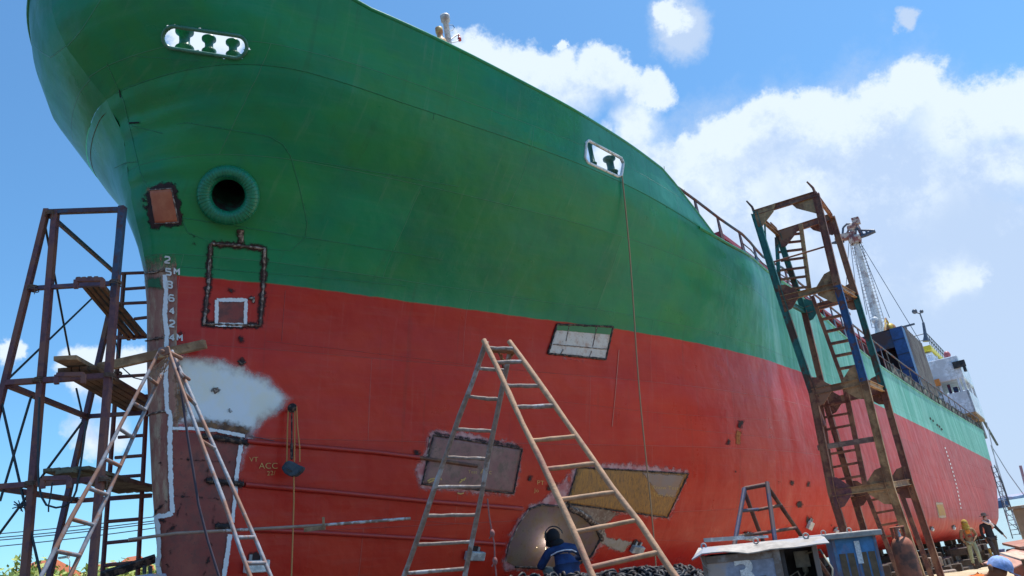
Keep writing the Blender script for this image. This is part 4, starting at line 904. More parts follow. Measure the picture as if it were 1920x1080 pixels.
member('brace', pf_(92, 402), pb_(214, 510), .055, BLUEP, sc)
member('beam', pf_(56, 541), pf_(217, 531), .06, PURP, sc); member('beam', pf_(12, 718), pf_(212, 704), .075, PURP, sc); member('beam', pf_(-30, 915), pf_(200, 897), .07, PURP, sc)
member('beam', pf_(14, 722), pb_(162, 781), .07, PURP, sc); member('beam', pb_(160, 781), pb_(272, 774), .065, PURP, sc)
member('beam', pf_(-30, 911), pb_(143, 938), .07, PURP, sc); member('beam', pb_(132, 940), pb_(284, 929), .065, PURP, sc)
member('beam', pb_(195, 634), pb_(271, 631), .06, PURP, sc); 
def rod(name, p0, p1, r, m, parent, seg=7, mid=None):
    mb = MB(); mb.tube([p0]+(mid or [])+[p1], r, seg); return obj(name, mb, m, parent)
for a, b in ((pf_(84, 420), pb_(131, 668)), (pf_(14, 712), pb_(176, 556)), (pf_(0, 742), pf_(77, 1080)), (pf_(59, 742), pf_(0, 940)), (pf_(154, 792), pf_(-5, 1006)), (pb_(143, 728), pb_(156, 785))):
    rod('brace_rod', a, b, .016, CABLE, sc)
# ladder bay at the back right
lu, ru = [pb_(233, 512), pb_(220, 700), pb_(192, 1080)], [pb_(283, 512), pb_(275, 767), pb_(258, 1080)]
rod('ladder_upright', lu[0], to_ground(lu[0], lu[2]), .035, PURP, sc); rod('ladder_upright', pb_(276, 740), to_ground(pb_(276, 740), ru[2]), .035, PURP, sc)
for y0, x0, x1, y1 in ((513, 222, 276, 511), (542, 234, 276, 539), (569, 232, 276, 567), (598, 252, 276, 595), (706, 222, 272, 703), (820, 222, 270, 816), (858, 216, 268, 854), (895, 212, 268, 891), (978, 202, 262, 973), (1018, 200, 260, 1012), (1060, 197, 258, 1054)):
    rod('rung', pb_(x0, y0), pb_(x1, y1), .028, PURP, sc)
member('foot_beam', at_y(190, 1080, 10.6), at_y(292, 1047, 10.9), .10, RUSTD, sc)
for x, y, Y_ in ((62, 541, YF), (216, 531, YF), (72, 714, YF), (206, 705, YF), (160, 781, YB), (58, 908, YF), (196, 900, YF), (143, 938, YB), (95, 402, YF), (220, 700, YB)):
    c = at_y(x, y, Y_-.02); mb = MB()
    for k in range(4):
        a_ = random.uniform(-.5, .5); mb.torus(c+[0, 0, .016*(k-1.5)], [a_*.5, .1, 1], .066+.006*random.random(), .007, 14, 5)
    mb.tube([c+[.05, -.06, 0], c+[.08, -.08, -.05], c+[.07, -.07, -.12]], .005, 4); obj('lashing', mb, mat('lashing_wire', (.16, .10, .07), .8), sc)
# planks of three levels: each plank lies loose on the beams
def plank(name, p0, p1, w_, th, m, label, group=None, side=None):
    p0, p1 = np.asarray(p0, float), np.asarray(p1, float); d = p1-p0; d /= np.linalg.norm(d)
    sd = np.cross(d, [0, 0, 1.]) if side is None else side; sd /= np.linalg.norm(sd); u = np.cross(sd, d)
    mb = MB(); n = 6
    for k in range(n):
        a, b = p0+(p1-p0)*k/n, p0+(p1-p0)*(k+1)/n
    mb.box((p0+p1)/2, (p1-p0)/2, sd*w_/2, u*th/2)
    o_ = obj(name, mb, m, None, base=p0, bevel=.006); return tag(o_, label, 'plank', group)
LV1 = [((150, 531), (236, 638)), ((160, 531), (246, 637)), ((171, 530), (257, 635)), ((183, 530), (268, 634))]
NAMES1 = ['outermost', 'second', 'third', 'innermost']
for i, (a, b) in enumerate(LV1): plank('scaffold_plank', pf_(*a)+[0, -.05, .05], pb_(*b)+[0, .1, .05], .052, .06, PLANK, 'dark brown plank of the top scaffold level, %s counted from the left' % NAMES1[i], 'planks of the top scaffold level')
LV2 = [((118, 705), (238, 776)), ((131, 704), (252, 775)), ((145, 703), (266, 774)), ((160, 702), (281, 773)), ((178, 701), (299, 772))]
for i, (a, b) in enumerate(LV2): plank('scaffold_plank', pf_(*a)+[0, -.05, .07], pb_(*b)+[0, .1, .07], .085, .06, PLANK, 'brown plank of the middle scaffold level, %s counted from the left' % ['first', 'second', 'third', 'fourth', 'fifth'][i], 'planks of the middle scaffold level')
LV3 = [((92, 893), (222, 930)), ((108, 892), (238, 929)), ((125, 891), (256, 928)), ((144, 890), (274, 927)), ((163, 889), (294, 926))]
for i, (a, b) in enumerate(LV3): plank('scaffold_plank', pf_(*a)+[0, -.05, .07], pb_(*b)+[0, .1, .07], .10, .05, PLANKG, 'weathered plank of the lowest scaffold level, %s counted from the left' % ['first', 'second', 'third', 'fourth', 'fifth'][i], 'planks of the lowest scaffold level')
plank('top_plank', at_y(120, 884, 9.5), at_y(300, 918, 12.0), .22, .05, PLANKG, 'grey green plank lying loose on top of the lowest scaffold level')
plank('long_plank', at_y(186, 690, 9.9), at_y(385, 645, 10.3), .10, .13, PLANKL, 'long light brown plank running from the scaffold across the ship stem', side=np.array([0, 1., .15]))
plank('short_plank', at_y(122, 671, 9.2), at_y(187, 705, 11.0), .26, .06, PLANKL, 'short wide light brown plank end resting askew on the middle scaffold level')
# shackles (square brackets) under the plank ends
for i, (x, y, k) in enumerate(((143, 525, 'top'), (186, 527, 'top'), (107, 703, 'middle'), (148, 702, 'middle'), (81, 897, 'lowest'), (122, 896, 'lowest'))):
    if i % 2 == 0:
        x1 = (193, 157, 130)[i//2]; c0 = at_y(x, y, 9.3); c1 = at_y(x1, y-1, 9.3)
        mb = MB(); mb.bar(c0, c1, .055, .055); 
        for c in (c0, c1): mb.bar(c, c-[0, 0, .12], .055, .055)
        obj('plank_bracket', mb, PURP, sc, bevel=.005)
def cable(name, pts, r, m, label, cat='cable', group=None):
    mb = MB(); mb.tube(pts, r, 6); o_ = obj(name, mb, m, None, base=pts[0]); return tag(o_, label, cat, group)
def sag(p0, p1, d, n=14): return [p0+(p1-p0)*k/n-np.array([0, 0, 4*d*k/n*(1-k/n)]) for k in range(n+1)]
cable('hanging_cable', [at_y(*q, 9.6) for q in ((74, 745), (72, 810), (71, 860), (72, 900), (77, 930), (87, 947), (105, 952), (122, 949), (135, 939), (143, 920), (150, 880), (157, 830), (162, 790))], .013, CABLE, 'black cable hanging in a loop inside the left scaffold')
cable('cord', [at_y(*q, 9.6) for q in ((98, 905), (95, 930), (91, 948), (91, 960))], .009, CABLE, 'short dark cord with an end loop hanging below the lowest planks', 'cord')
cable('green_cord', [at_y(*q, 11.) for q in ((213, 620), (220, 655), (230, 690), (250, 708), (270, 713))], .009, mat('dark_green_cord', (.03, .09, .08), .6), 'dark green cord drooping beside the scaffold ladder bay', 'cord')
mb = MB(); c = at_y(38, 949, 9.5)
for k in range(11): a = 2.4*k; mb.tube([c, c+np.array([math.cos(a), .3*math.sin(a*1.7), math.sin(a)])*(.05+.05*random.random())], .007, 4)
mb.ball(c, .035, 8, 6); tag(obj('wire_knot', mb, CABLE, None, base=c), 'black knot of binding wire on the scaffold brace at the far left', 'wire tie')
# ------------------------------------------------------------------ STEP LADDERS
def near(P0, P1, px, py):
    """point of the line P0-P1 that a line of sight passes closest to"""
    d = ray(px, py); d = d/np.linalg.norm(d); e = P1-P0; n = np.cross(d, e); n2 = np.cross(d, n); k = np.dot(-P0, n2)/np.dot(e, n2); return P0+e*k
def wob_tube(mb, p0, p1, r, n=9, amp=.012, seg=9, mi=0):
    pts = []
    for k in range(n+1):
        f = k/n; q = p0+(p1-p0)*f; q = q+np.array([random.uniform(-1, 1), random.uniform(-1, 1), 0])*amp*(0 if k in (0, n) else 1); pts.append(q)
    mb.tube(pts, [r*(1+.12*random.uniform(-1, 1)) for _ in pts], seg, mi)
# big wooden A ladder
wl_ = thing('wooden_stepladder', 'tall folding ladder of round wooden poles splashed with paint, in front of the red hull', 'ladder', (0, 6, GZ))
FL0, FL1 = at_y(908, 640, 6.5), at_y(1113, 1080, 5.35); FR0, FR1 = at_y(956, 642, 6.5), at_y(1268, 1080, 5.35)
RL0, RL1 = at_y(911, 642, 6.55), at_y(757, 1080, 7.4); RR0, RR1 = at_y(957, 655, 6.55), at_y(872, 1080, 7.4)
for nm, p0, p1, m in (('front_rail', FL0, FL1, WOODL), ('front_rail', FR0, FR1, WOODL), ('rear_rail', RL0, RL1, WOODG), ('rear_rail', RR0, RR1, WOODG)):
    mb = MB(); e = p1+(p1-p0)*(GZ-p1[2])/(p1[2]-p0[2]); wob_tube(mb, p0-(p1-p0)*.005, e, .0225, 12, .009); obj(nm, mb, m, wl_)
for (xa, ya), (xb, yb) in (((915, 652), (963, 655)), ((925, 681), (979, 680)), ((943, 725), (1010, 727)), ((963, 765), (1035, 765)), ((992, 828), (1076, 822)), ((1020, 880), (1113, 873)), ((1046, 938), (1153, 925)), ((1078, 997), (1190, 978)), ((1113, 1061), (1234, 1037))):
    mb = MB(); wob_tube(mb, near(FL0, FL1, xa, ya), near(FR0, FR1, xb, yb), .0175, 5, .010); obj('rung', mb, WOODL if ya > 790 else WOODG, wl_)
for (xa, ya), (xb, yb) in (((897, 691), (951, 695)), ((882, 746), (944, 751)), ((861, 808), (934, 811)), ((845, 861), (926, 863)), ((823, 916), (913, 914)), ((805, 970), (901, 967)), ((785, 1024), (889, 1017)), ((761, 1076), (874, 1066))):
    mb = MB(); wob_tube(mb, near(RL0, RL1, xa, ya), near(RR0, RR1, xb, yb), .0165, 6, .016); obj('rung', mb, WOODG, wl_)
mb = MB(); wob_tube(mb, at_y(916, 657, 6.53), at_y(965, 661, 6.53), .02); mb.tube([at_y(*q, 6.56) for q in ((936, 662), (940, 672), (948, 678), (956, 672), (962, 664), (960, 656))], .012, 6); mb.tube([at_y(*q, 6.56) for q in ((940, 665), (944, 690), (940, 672))], .012, 6)
obj('apex_binding', mb, mat('binding_cloth', (.22, .15, .12), .9, alt=(.3, .12, .05), scale=12), wl_)
r0 = [at_y(x, y, 6.9) for x, y in ((914, 935), (917, 965), (923, 1000), (927, 1020), (928, 1052), (931, 1085))]
mb = MB(); mb.tube(r0, .007, 6); 
for q in (r0[2], r0[4]): mb.ball(q, .022, 7, 5, sc=(1, 1, 1.6)); mb.tube([q, q+[-.03, 0, -.04]], .006, 4)
tag(obj('knotted_cord', mb, mat('pinkish_cord', (.30, .12, .11), .9), None, base=r0[0]), 'knotted pinkish cord hanging from the rear legs of the wooden stepladder', 'cord')
# grey pipe ladder at the bow
pl_ = thing('pipe_stepladder', 'tall grey and rust pipe stepladder standing in front of the ship stem', 'ladder', (-3.5, 6.5, GZ))
a0, a1 = at_y(301, 655, 7.0), at_y(78, 1080, 5.9); b0_, b1_ = at_y(316, 672, 7.35), at_y(133, 1080, 6.25)
c0_, c1_ = at_y(314, 651, 7.0), at_y(470, 1080, 6.2); d0_, d1_ = at_y(322, 658, 7.35), at_y(508, 1080, 6.5)
def kink(p0, p1, pix, Y): return [p0]+[at_y(x, y, Y) for x, y in pix]+[p1]
for nm, p0, p1 in (('leg', a0, a1), ('leg', b0_, b1_), ('leg', c0_, c1_), ('leg', d0_, d1_)):
    mb = MB(); e = p1+(p1-p0)*(GZ-p1[2])/(p1[2]-p0[2]); wob_tube(mb, p0, e, .0175, 10, .006); obj(nm, mb, PIPEG, pl_)
for (xa, ya), (xb, yb) in (((275, 706), (298, 722)), ((252, 756), (277, 770)), ((230, 806), (253, 822)), ((202, 862), (232, 876)), ((170, 917), (206, 929)), ((140, 975), (181, 986)), ((110, 1035), (155, 1043))):
    rod('rung', near(a0, a1, xa, ya), near(b0_, b1_, xb, yb), .017, PIPEG, pl_)
for (xa, ya), (xb, yb) in (((330, 695), (345, 708)), ((345, 738), (369, 758)), ((378, 827), (407, 840)), ((446, 1007), (478, 1006)), ((462, 1056), (500, 1054))):
    rod('rung', near(c0_, c1_, xa, ya), near(d0_, d1_, xb, yb), .017, PIPEG, pl_)
mb = MB(); q = at_y(305, 659, 6.95); mb.prism([at_y(x, y, 6.94) for x, y in ((297, 652), (316, 650), (318, 662), (306, 667), (296, 662))], [0, .02, 0]); mb.lathe(at_y(305, 659, 6.93), [0, -1, 0], [(0, .02), (.02, .018), (.02, 0)], 10)
obj('hinge_plate', mb, PIPEG, pl_)
mb = MB()
for k in range(8): mb.tube([at_y(*q, 7.0) for q in ((312+random.uniform(-8, 8), 672+random.uniform(-6, 10)), (300+random.uniform(-12, 12), 690+random.uniform(-8, 12)), (292+random.uniform(-6, 26), 698+random.uniform(-8, 12)))], .006, 4)
obj('wire_tie', mb, mat('pale_tie_wire', (.35, .22, .15), .6), pl_)
rod('tie_bar', at_y(316, 660, 7.05), at_y(340, 672, 7.3), .02, PIPEG, pl_); rod('tie_bar', at_y(332, 695, 7.05), at_y(355, 712, 7.3), .016, PIPEG, pl_)
cable('ladder_rope', [at_y(*q, 6.9) for q in ((334, 690), (341, 740), (352, 820), (362, 880), (372, 945), (390, 1015), (412, 1085))], .011, mat('purple_cable', (.05, .035, .055), .7), 'dark purple cable running down inside the grey pipe stepladder')
# long thin pole
mb = MB(); P = [at_y(*q, Y) for q, Y in (((241, 1012), 9.6), ((330, 1000), 9.7), ((480, 992), 9.9), ((600, 985), 10.1), ((770, 972), 10.4))]; mb.tube(P, .019, 8)
tag(obj('long_pole', mb, mat('banded_pole', (.34, .22, .17), .7, alt=(.62, .58, .58), scale=1.3, amount=.35, hard=.04), None, base=P[0]), 'long thin pole tied level across the bow, brown with white bands', 'pole')
mb = MB(); q = at_y(607, 985, 10.05); mb.bar(q-[0, 0, .04], q+[0, 0, .10], .03, .03); mb.bar(q-[.25, 0, .02], q+[.02, 0, -.03], .05, .02); 
tag(obj('wooden_wedge', mb, PLANKL, None, base=q), 'small pointed wooden wedge lashed to the long pole', 'wedge')
# ------------------------------------------------------------------ small pipe stand
st = thing('pipe_trestle', 'short blue and rust pipe trestle behind the welding cabinets', 'trestle', (3, 8.6, GZ))
YS = 8.7
t0, t1 = at_y(1396, 916, YS), at_y(1439, 908, YS)
for a, b, m in ((t0, at_y(1380, 1005, YS-.3), mat('violet_pipe', (.06, .055, .11), .6, alt=(.12, .07, .07), scale=3)), (t0+[0, .05, 0], at_y(1427, 1005, YS+.8), PURP), (t1+[0, 0, .02], at_y(1452, 1005, YS-.3), MATS['violet_pipe']), (t1+[0, .05, 0], at_y(1505, 1008, YS+.8), RUST)):
    e = b+(b-a)*(GZ-b[2])/(b[2]-a[2]); rod('leg', a, e, .024, m, st)
rod('top_bar', t0, t1, .024, RUST, st); rod('cross_bar', at_y(1390, 958, YS-.1), at_y(1421, 955, YS+.2), .018, MATS['violet_pipe'], st); rod('cross_bar', at_y(1420, 956, YS+.2), at_y(1466, 947, YS+.3), .018, RUST, st)
rod('cross_bar', at_y(1382, 1006, YS-.1), at_y(1492, 990, YS+.5), .018, RUST, st)
# ------------------------------------------------------------------ TALL STEEL TOWER
tw = thing('steel_access_tower', 'tall rusty steel access tower with gusset plates and ladders beside the hull', 'access tower', SW(13, 6.1, -1.4))
def twr(s, t, h): return SW(s, t, h)
FLp = [(11.95, 5.40, 8.0), (12, 5.48, 5.73), (12, 5.62, 3.45), (12, 5.47, 1.28), (12, 5.6, -1.6)]
FRp = [(12, 6.86, 7.93), (12, 6.75, 5.65), (12, 6.72, 3.43), (12, 6.63, 1.25), (12.05, 6.75, -1.6)]
BRp = [(13.9, 6.75, 8.02), (13.9, 6.75, 5.85), (13.8, 6.75, 3.48), (13.6, 6.75, 1.35), (13.8, 6.8, -1.6)]
BLp = [(13.5, 5.45, 7.9), (13.8, 5.5, 5.82), (13.5, 5.5, 3.42), (13.7, 5.5, 1.3), (13.8, 5.55, -1.6)]
NM = [[TOWG, TOWG, TOWR, TOWR], [TOWR, TOWB, TOWT, TOWT], [TOWR, TOWG, TOWR, TOWR], [TOWG, TOWR, RUST, RUST]]
def post(pa, pb, m, parent, w_=.20, d_=.09):
    pa, pb = SW(*pa), SW(*pb); mb = MB(); mb.bar(pa, pb, w_, .014, T); ax = (pb-pa)/np.linalg.norm(pb-pa)
    for sg in (-1, 1): mb.bar(pa+T*sg*w_/2, pb+T*sg*w_/2, .014, d_, T)
    return obj('post', mb, m, parent)
for i, P in enumerate((FLp, FRp, BRp, BLp)):
    for k in range(4):
        o_ = post(P[k], P[k+1], NM[i][k], tw, .145 if i in (0, 1) else .125)
    e = SW(*P[0]); mb = MB(); mb.tube([e, e+H*.18-T*.02, e+H*.36-T*.10-A*.05], [.035, .03, .02], 7); obj('post_horn', mb, TOWR if i else TOWG, tw)
def gus(c, d1, d2, sz, m):
    """chamfered gusset plate at a joint: arms along d1, both ways along d2"""
    c = SW(*c); mb = MB(); n = np.cross(d1, d2); n /= np.linalg.norm(n)
    mb.prism([c+d2*sz*.85, c+d1*sz*.45+d2*sz*.75, c+d1*sz*1.0+d2*sz*.2, c+d1*sz*1.0-d2*sz*.2, c+d1*sz*.45-d2*sz*.75, c-d2*sz*.85], n*.018)
    for q1, q2 in ((.3, .3), (.3, -.3), (.7, .15), (.7, -.15)): mb.lathe(c+d1*sz*q1+d2*sz*q2-n*.02, n, [(0, 0), (0, .018), (.06, .018), (.06, 0)], 6)
    return obj('gusset_plate', mb, m, tw)
def gus_top(c, d1, sz, m):
    c = SW(*c); mb = MB(); n = np.cross(d1, H); mb.prism([c+H*.05, c+d1*sz*1.3+H*.05, c+d1*sz*1.05-H*sz*.35, c+d1*sz*.25-H*sz*.95, c-H*sz*.9], n*.018); obj('gusset_plate', mb, m, tw)
gus_top(FLp[0], T, .42, TOWT); gus_top(FRp[0], -T, .48, TOWT); gus_top(BLp[0], T, .42, TOWR); gus_top(BRp[0], -T, .5, TOWR)
for k in (1, 2, 3):
    gus(FLp[k], T, H, .40, (TOWR, TOWR, PURP)[k-1]); gus(FRp[k], -T, H, .46, (TOWT, TOWT, TOWT)[k-1]); gus(BLp[k], T, H, .36, (TOWG, RUST, RUST)[k-1]); gus(BRp[k], -T, H, .42, (TOWR, RUST, RUST)[k-1])
def beamI(pa, pb, w_, m, nm='beam'):
    mb = MB(); pa, pb = SW(*pa), SW(*pb); mb.bar(pa, pb, w_, .012, H); mb.bar(pa+H*w_/2, pb+H*w_/2, .014, .07, H); mb.bar(pa-H*w_/2, pb-H*w_/2, .014, .07, H); obj(nm, mb, m, tw)
for k in range(4):
    beamI(FLp[k], FRp[k], .13, (TOWR, TOWT, TOWT, TOWT)[k]); beamI(BLp[k], BRp[k], .16, TOWR); beamI(FLp[k], BLp[k], .11, (TOWT, TOWG, RUST, RUST)[k]); beamI(FRp[k], BRp[k], .11, (TOWR, TOWT, TOWT, TOWT)[k])
def s12(x, y): return SW(*on_ship(x, y, 0, 12.05))
def s13(x, y): return SW(*on_ship(x, y, 0, 13.6))
def s129(x, y): return SW(*on_ship(x, y, 0, 12.9))
def flat(nm, a, b, w_, m, side=T, th=.05):
    mb = MB(); mb.bar(a, b, w_, th, side); return obj(nm, mb, m, tw)
flat('ladder_rail', s13(1501, 420), s13(1518, 545), .10, TOWT); flat('ladder_rail', s13(1456, 445), s13(1462, 545), .09, TOWG)
for y0, x0, x1, y1 in ((443, 1455, 1500, 438), (457, 1457, 1503, 452), (473, 1459, 1507, 467), (489, 1464, 1510, 483), (507, 1463, 1512, 501), (524, 1464, 1513, 518), (543, 1466, 1515, 538)): flat('rung', s13(x0, y0), s13(x1, y1), .05, TOWR, H, .07)
rod('brace_rod', s12(1447, 492), s12(1548, 462), .022, TOWR, tw); rod('brace_rod', s12(1434, 420), s12(1436, 460), .022, TOWG, tw)
flat('ladder_rail', s129(1523, 555), s129(1582, 718), .08, TOWR)
for x0, y0, x1, y1 in ((1532, 574, 1590, 560), (1541, 599, 1594, 588), (1549, 622, 1600, 611), (1557, 645, 1606, 635), (1566, 668, 1612, 659), (1573, 692, 1618, 684)): flat('rung', s129(x0, y0), s129(x1, y1), .055, RUST, H, .09)
flat('ladder_rail', s129(1536, 738), s129(1562, 905), .10, TOWR); flat('ladder_rail', s129(1584, 725), s129(1624, 918), .11, TOWR); flat('ladder_rail', s129(1545, 738), s129(1572, 830), .08, TOWR)
for x0, y0, x1, y1 in ((1540, 762, 1592, 752), (1545, 783, 1596, 774), (1548, 806, 1600, 796), (1553, 852, 1606, 843), (1557, 877, 1612, 867), (1561, 901, 1617, 892)): flat('rung', s129(x0, y0), s129(x1, y1), .05, TOWR, H, .05)
flat('board', s12(1533, 840), s12(1652, 821), .11, mat('grey_board', (.28, .20, .16), .8, alt=(.16, .10, .09), scale=4), H, .03)
flat('ladder_rail', s129(1624, 922), s129(1690, 1090), .09, RUST); 
for x0, y0, x1, y1 in ((1633, 938, 1671, 931), (1643, 962, 1683, 955), (1652, 985, 1692, 978), (1660, 1006, 1702, 1001), (1668, 1028, 1712, 1024), (1677, 1052, 1722, 1048)): flat('rung', s129(x0, y0), s129(x1, y1), .045, TOWR, H, .06)
flat('ladder_rail', s13(1690, 925), s13(1750, 1090), .10, RUST)
# fallen-away lower left leg
rod('brace_rod', s12(1508, 700), s12(1546, 800), .05, PURP, tw)
# ------------------------------------------------------------------ WELDING CABINETS
CABP = mat('faded_blue_grey_cabinet', (.33, .36, .47), .6, alt=(.46, .38, .35), scale=2.2, amount=.40, bump=.2)
CABB = mat('blue_cabinet_paint', (.08, .25, .50), .55, alt=(.24, .20, .30), scale=2.0, amount=.4, bump=.2)
ROOFM = mat('pale_dusty_roof', (.42, .37, .33), .75, alt=(.32, .33, .38), scale=2., amount=.42, bump=.2)
VENT = mat('ochre_vent', (.18, .12, .07), .8); DARKI = mat('dark_inside', (.015, .013, .013), .9)
def cabinet_frame(p0, p1, dp, z0):
    ex = p1-p0; ex[2] = 0; W_ = np.linalg.norm(ex); ex /= W_; ey = np.array([-ex[1], ex[0], 0]); return ex, ey, W_
cab = thing('welding_cabinet', 'battered grey cabinet numbered 3 with bent pale roof and open electrical bay', 'cabinet', at_y(1420, 1040, 6.2)*[1, 1, 0]+[0, 0, GZ])
Yc = 6.0; l0 = at_y(1313, 1034, Yc); r0_ = at_y(1532, 1022, 5.80); zt = l0[2]+.0; ex = (r0_-l0)*[1, 1, 0]; W_ = np.linalg.norm(ex); ex /= W_; ey = np.array([-ex[1], ex[0], 0.]); ez = np.array([0, 0, 1.])+ex*.045; ex = ex-[0, 0, .045]
zt = min(l0[2], r0_[2])+.03; base = l0*[1, 1, 0]
def cb(x0, x1, y0, y1, z0, z1, mb, o=None):
    o = base if o is None else o; mb.box(o+ex*(x0+x1)/2+ey*(y0+y1)/2+ez*(z0+z1)/2, ex*(x1-x0)/2, ey*(y1-y0)/2, ez*(z1-z0)/2)
zb = GZ+.08; wp = W_*.62
mb = MB(); cb(.03, wp, .012, .03, zb, zt, mb); pn = obj('front_panel', mb, CABP, cab)
mb = MB(); cb(.0, .03, 0, .05, zb, zt+.01, mb); cb(wp, wp+.05, 0, .05, zb, zt+.01, mb); cb(W_-.035, W_, 0, .05, zb, zt+.02, mb); cb(.03, wp, 0, .02, zt-.05, zt, mb); cb(wp+.05, W_-.035, 0, .04, zt-.0, zt+.035, mb); obj('frame', mb, mat('dull_cabinet_frame', (.34, .33, .35), .5, alt=(.2, .15, .13), scale=4), cab, bevel=.004)
mb = MB(); cb(.0, .02, .05, .75, zb, zt, mb); cb(W_-.02, W_, .05, .75, zb, zt, mb); cb(.02, W_-.02, .73, .75, zb, zt, mb); cb(.02, W_-.02, .03, .73, zb-.02, zb, mb); cb(wp+.0, wp+.02, .05, .6, zb, zt, mb); cb(wp+.02, W_-.02, .45, .47, zb, zt, mb); obj('shell', mb, mat('dark_cabinet_shell', (.06, .05, .05), .8, alt=(.12, .09, .08), scale=4), cab)
mb = MB()
for k, (x0, x1) in enumerate(((.11, .19), (.22, .30), (.53, .60), (.63, .71))): cb(.03+(wp-.03)*x0*1.2, .03+(wp-.03)*x1*1.2, .004, .013, zb+.3, zt-.16, mb)
obj('vent_slot', mb, VENT, pn)
def flat_text(txt, org, exv, ezv, size, m, parent, nm='number_marking', th=.004):
    cu = bpy.data.curves.new('t', 'FONT'); cu.body = txt; cu.offset = .03; to = bpy.data.objects.new('t', cu); COL.objects.link(to); bpy.context.view_layer.update()
    me = bpy.data.meshes.new_from_object(to.evaluated_get(bpy.context.evaluated_depsgraph_get())); bpy.data.objects.remove(to)
    n = np.cross(exv, ezv); mb = MB(); mb.add([org+exv*q.co.x*size+ezv*q.co.y*size+n*th for q in me.vertices], [tuple(p_.vertices) for p_ in me.polygons]); bpy.data.meshes.remove(me)
    return obj(nm, mb, m, parent)
NUMW = mat('stencil_white', (.85, .84, .84), .7, alt=(.7, .7, .72), scale=9, amount=.2)
flat_text('3', base+ex*wp*.42+ey*.006+ez*(zt-.225), ex*1.15, ez, .27, NUMW, pn)
# bent roof
mb = MB(); nx = 12; rows = []
zz = [.0, .02, .022, .02, .005, -.018, -.012, .0, .0, -.004, .0, .006, .006]
for k in range(nx+1):
    f = k/nx; x = -.06+(W_+.14)*f; rows.append([base+ex*x+ey*(-.10)+ez*(zt+.012+zz[k]*.7-(.02 if k == 0 else 0)), base+ex*(x*.97+.01)+ey*(.02)+ez*(zt+.052+zz[k]*.5-(.04 if k == 0 else 0)), base+ex*(x*.96+.02)+ey*.40+ez*(zt+.062), base+ex*x+ey*.85+ez*(zt+.03)])
vs = [q for r_ in rows for q in r_]; mb.add(vs, [(i*4+j, (i+1)*4+j, (i+1)*4+j+1, i*4+j+1) for i in range(nx) for j in range(3)]); rf = obj('roof', mb, ROOFM, cab); md = rf.modifiers.new('t', 'SOLIDIFY'); md.thickness = .008
for x in (.03, W_*.5, W_*.93):
    mb = MB(); mb.torus(base+ex*x+ey*.03+ez*(zt+.072), ey+ex*.3, .018, .006, 14, 6); obj('lifting_eye', mb, ROOFM, rf)
mb = MB()
o2 = base+ex*(wp+.05)
cb(.10, .20, .30, .36, zt-.14, zt-.03, mb, o2); obj('junction_box', mb, mat('cream_plastic', (.45, .40, .32), .6), cab)
mb = MB(); mb.lathe(o2+ex*.16+ey*.33+ez*(zt-.12), -ez, [(0, .018), (.05, .022), (.08, 0)], 10); mb.tube([o2+ex*.16+ey*.3+ez*(zt-.18), o2+ex*.1+ey*.25+ez*(zt-.24), o2+ex*.2+ey*.25+ez*(zt-.27), o2+ex*.14+ey*.22+ez*(zt-.34)], .006, 6); mb.tube([o2+ex*.18+ey*.3+ez*(zt-.05), o2+ex*.28+ey*.2+ez*(zt-.03), o2+ex*.33+ey*.12+ez*(zt-.16), o2+ex*.28+ey*.1+ez*(zt-.36)], .007, 6)
mb.tube([o2+ex*.02+ey*.2+ez*(zt-.2), o2+ex*.1+ey*.2+ez*(zt-.16), o2+ex*.14+ey*.2+ez*(zt-.3)], .006, 6)
obj('wiring', mb, mat('pale_wire_sheath', (.42, .36, .26), .6), cab)
mb = MB(); cb(.08, .24, .15, .35, zt-.45, zt-.26, mb, o2); cb(.0, .03, .02, .4, zb, zt, mb, o2); obj('transformer', mb, BLACKM, cab)
mb = MB(); mb.tube([base+ex*.0+ey*(-.08)+ez*(zt+.02), base+ex*.01+ey*(-.03)+ez*(zt-.05), base+ex*.05+ey*(-.01)+ez*(zt-.10)], .004, 5); obj('tie_wire', mb, ANODE, rf)
mb = MB(); q0, q1 = at_y(1320, 1013, 6.5), at_y(1395, 1008, 6.5); mb.bar(q0, q1, .03, .03); mb.bar(at_y(1392, 1009, 6.5), at_y(1440, 1006, 6.5), .02, .02)
tag(obj('steel_bar', mb, ANODE, None, base=q0), 'thin pale steel bar lying on the bent roof of cabinet 3', 'bar')
# cabinet 1
c1t = thing('welding_cabinet', 'blue cabinet numbered 1 with slotted doors and flat dusty roof', 'cabinet', at_y(1600, 1010, 7.2)*[1, 1, 0]+[0, 0, GZ])
l0 = at_y(1560, 1013, 7.0); r0_ = at_y(1642, 1004, 6.92); ex = (r0_-l0)*[1, 1, 0]; W_ = np.linalg.norm(ex); ex /= W_; ey = np.array([-ex[1], ex[0], 0.]); ez = np.array([0, 0, 1.])+ex*.045; ex = ex-[0, 0, .045]; base = l0*[1, 1, 0]; zt = (l0[2]+r0_[2])/2+.012
mb = MB(); cb(0, W_, 0, .03, zb, zt, mb); pn = obj('front_panel', mb, CABB, c1t)
mb = MB(); cb(0, .02, .03, .6, zb, zt, mb); cb(W_-.02, W_, .03, .6, zb, zt, mb); cb(.02, W_-.02, .58, .6, zb, zt, mb); obj('shell', mb, CABB, c1t)
mb = MB(); cb(.0, .022, -.008, 0, zb, zt, mb); cb(W_-.022, W_, -.008, 0, zb, zt, mb); cb(W_*.49, W_*.515, -.008, 0, zb, zt-.03, mb); obj('frame', mb, mat('light_blue_frame', (.13, .26, .42), .5, alt=(.2, .16, .2), scale=4), c1t)
mb = MB()
for x0 in (.10, .29, .57, .76): cb(W_*x0, W_*(x0+.15), -.004, .0, zb+.25, zt-.12, mb)
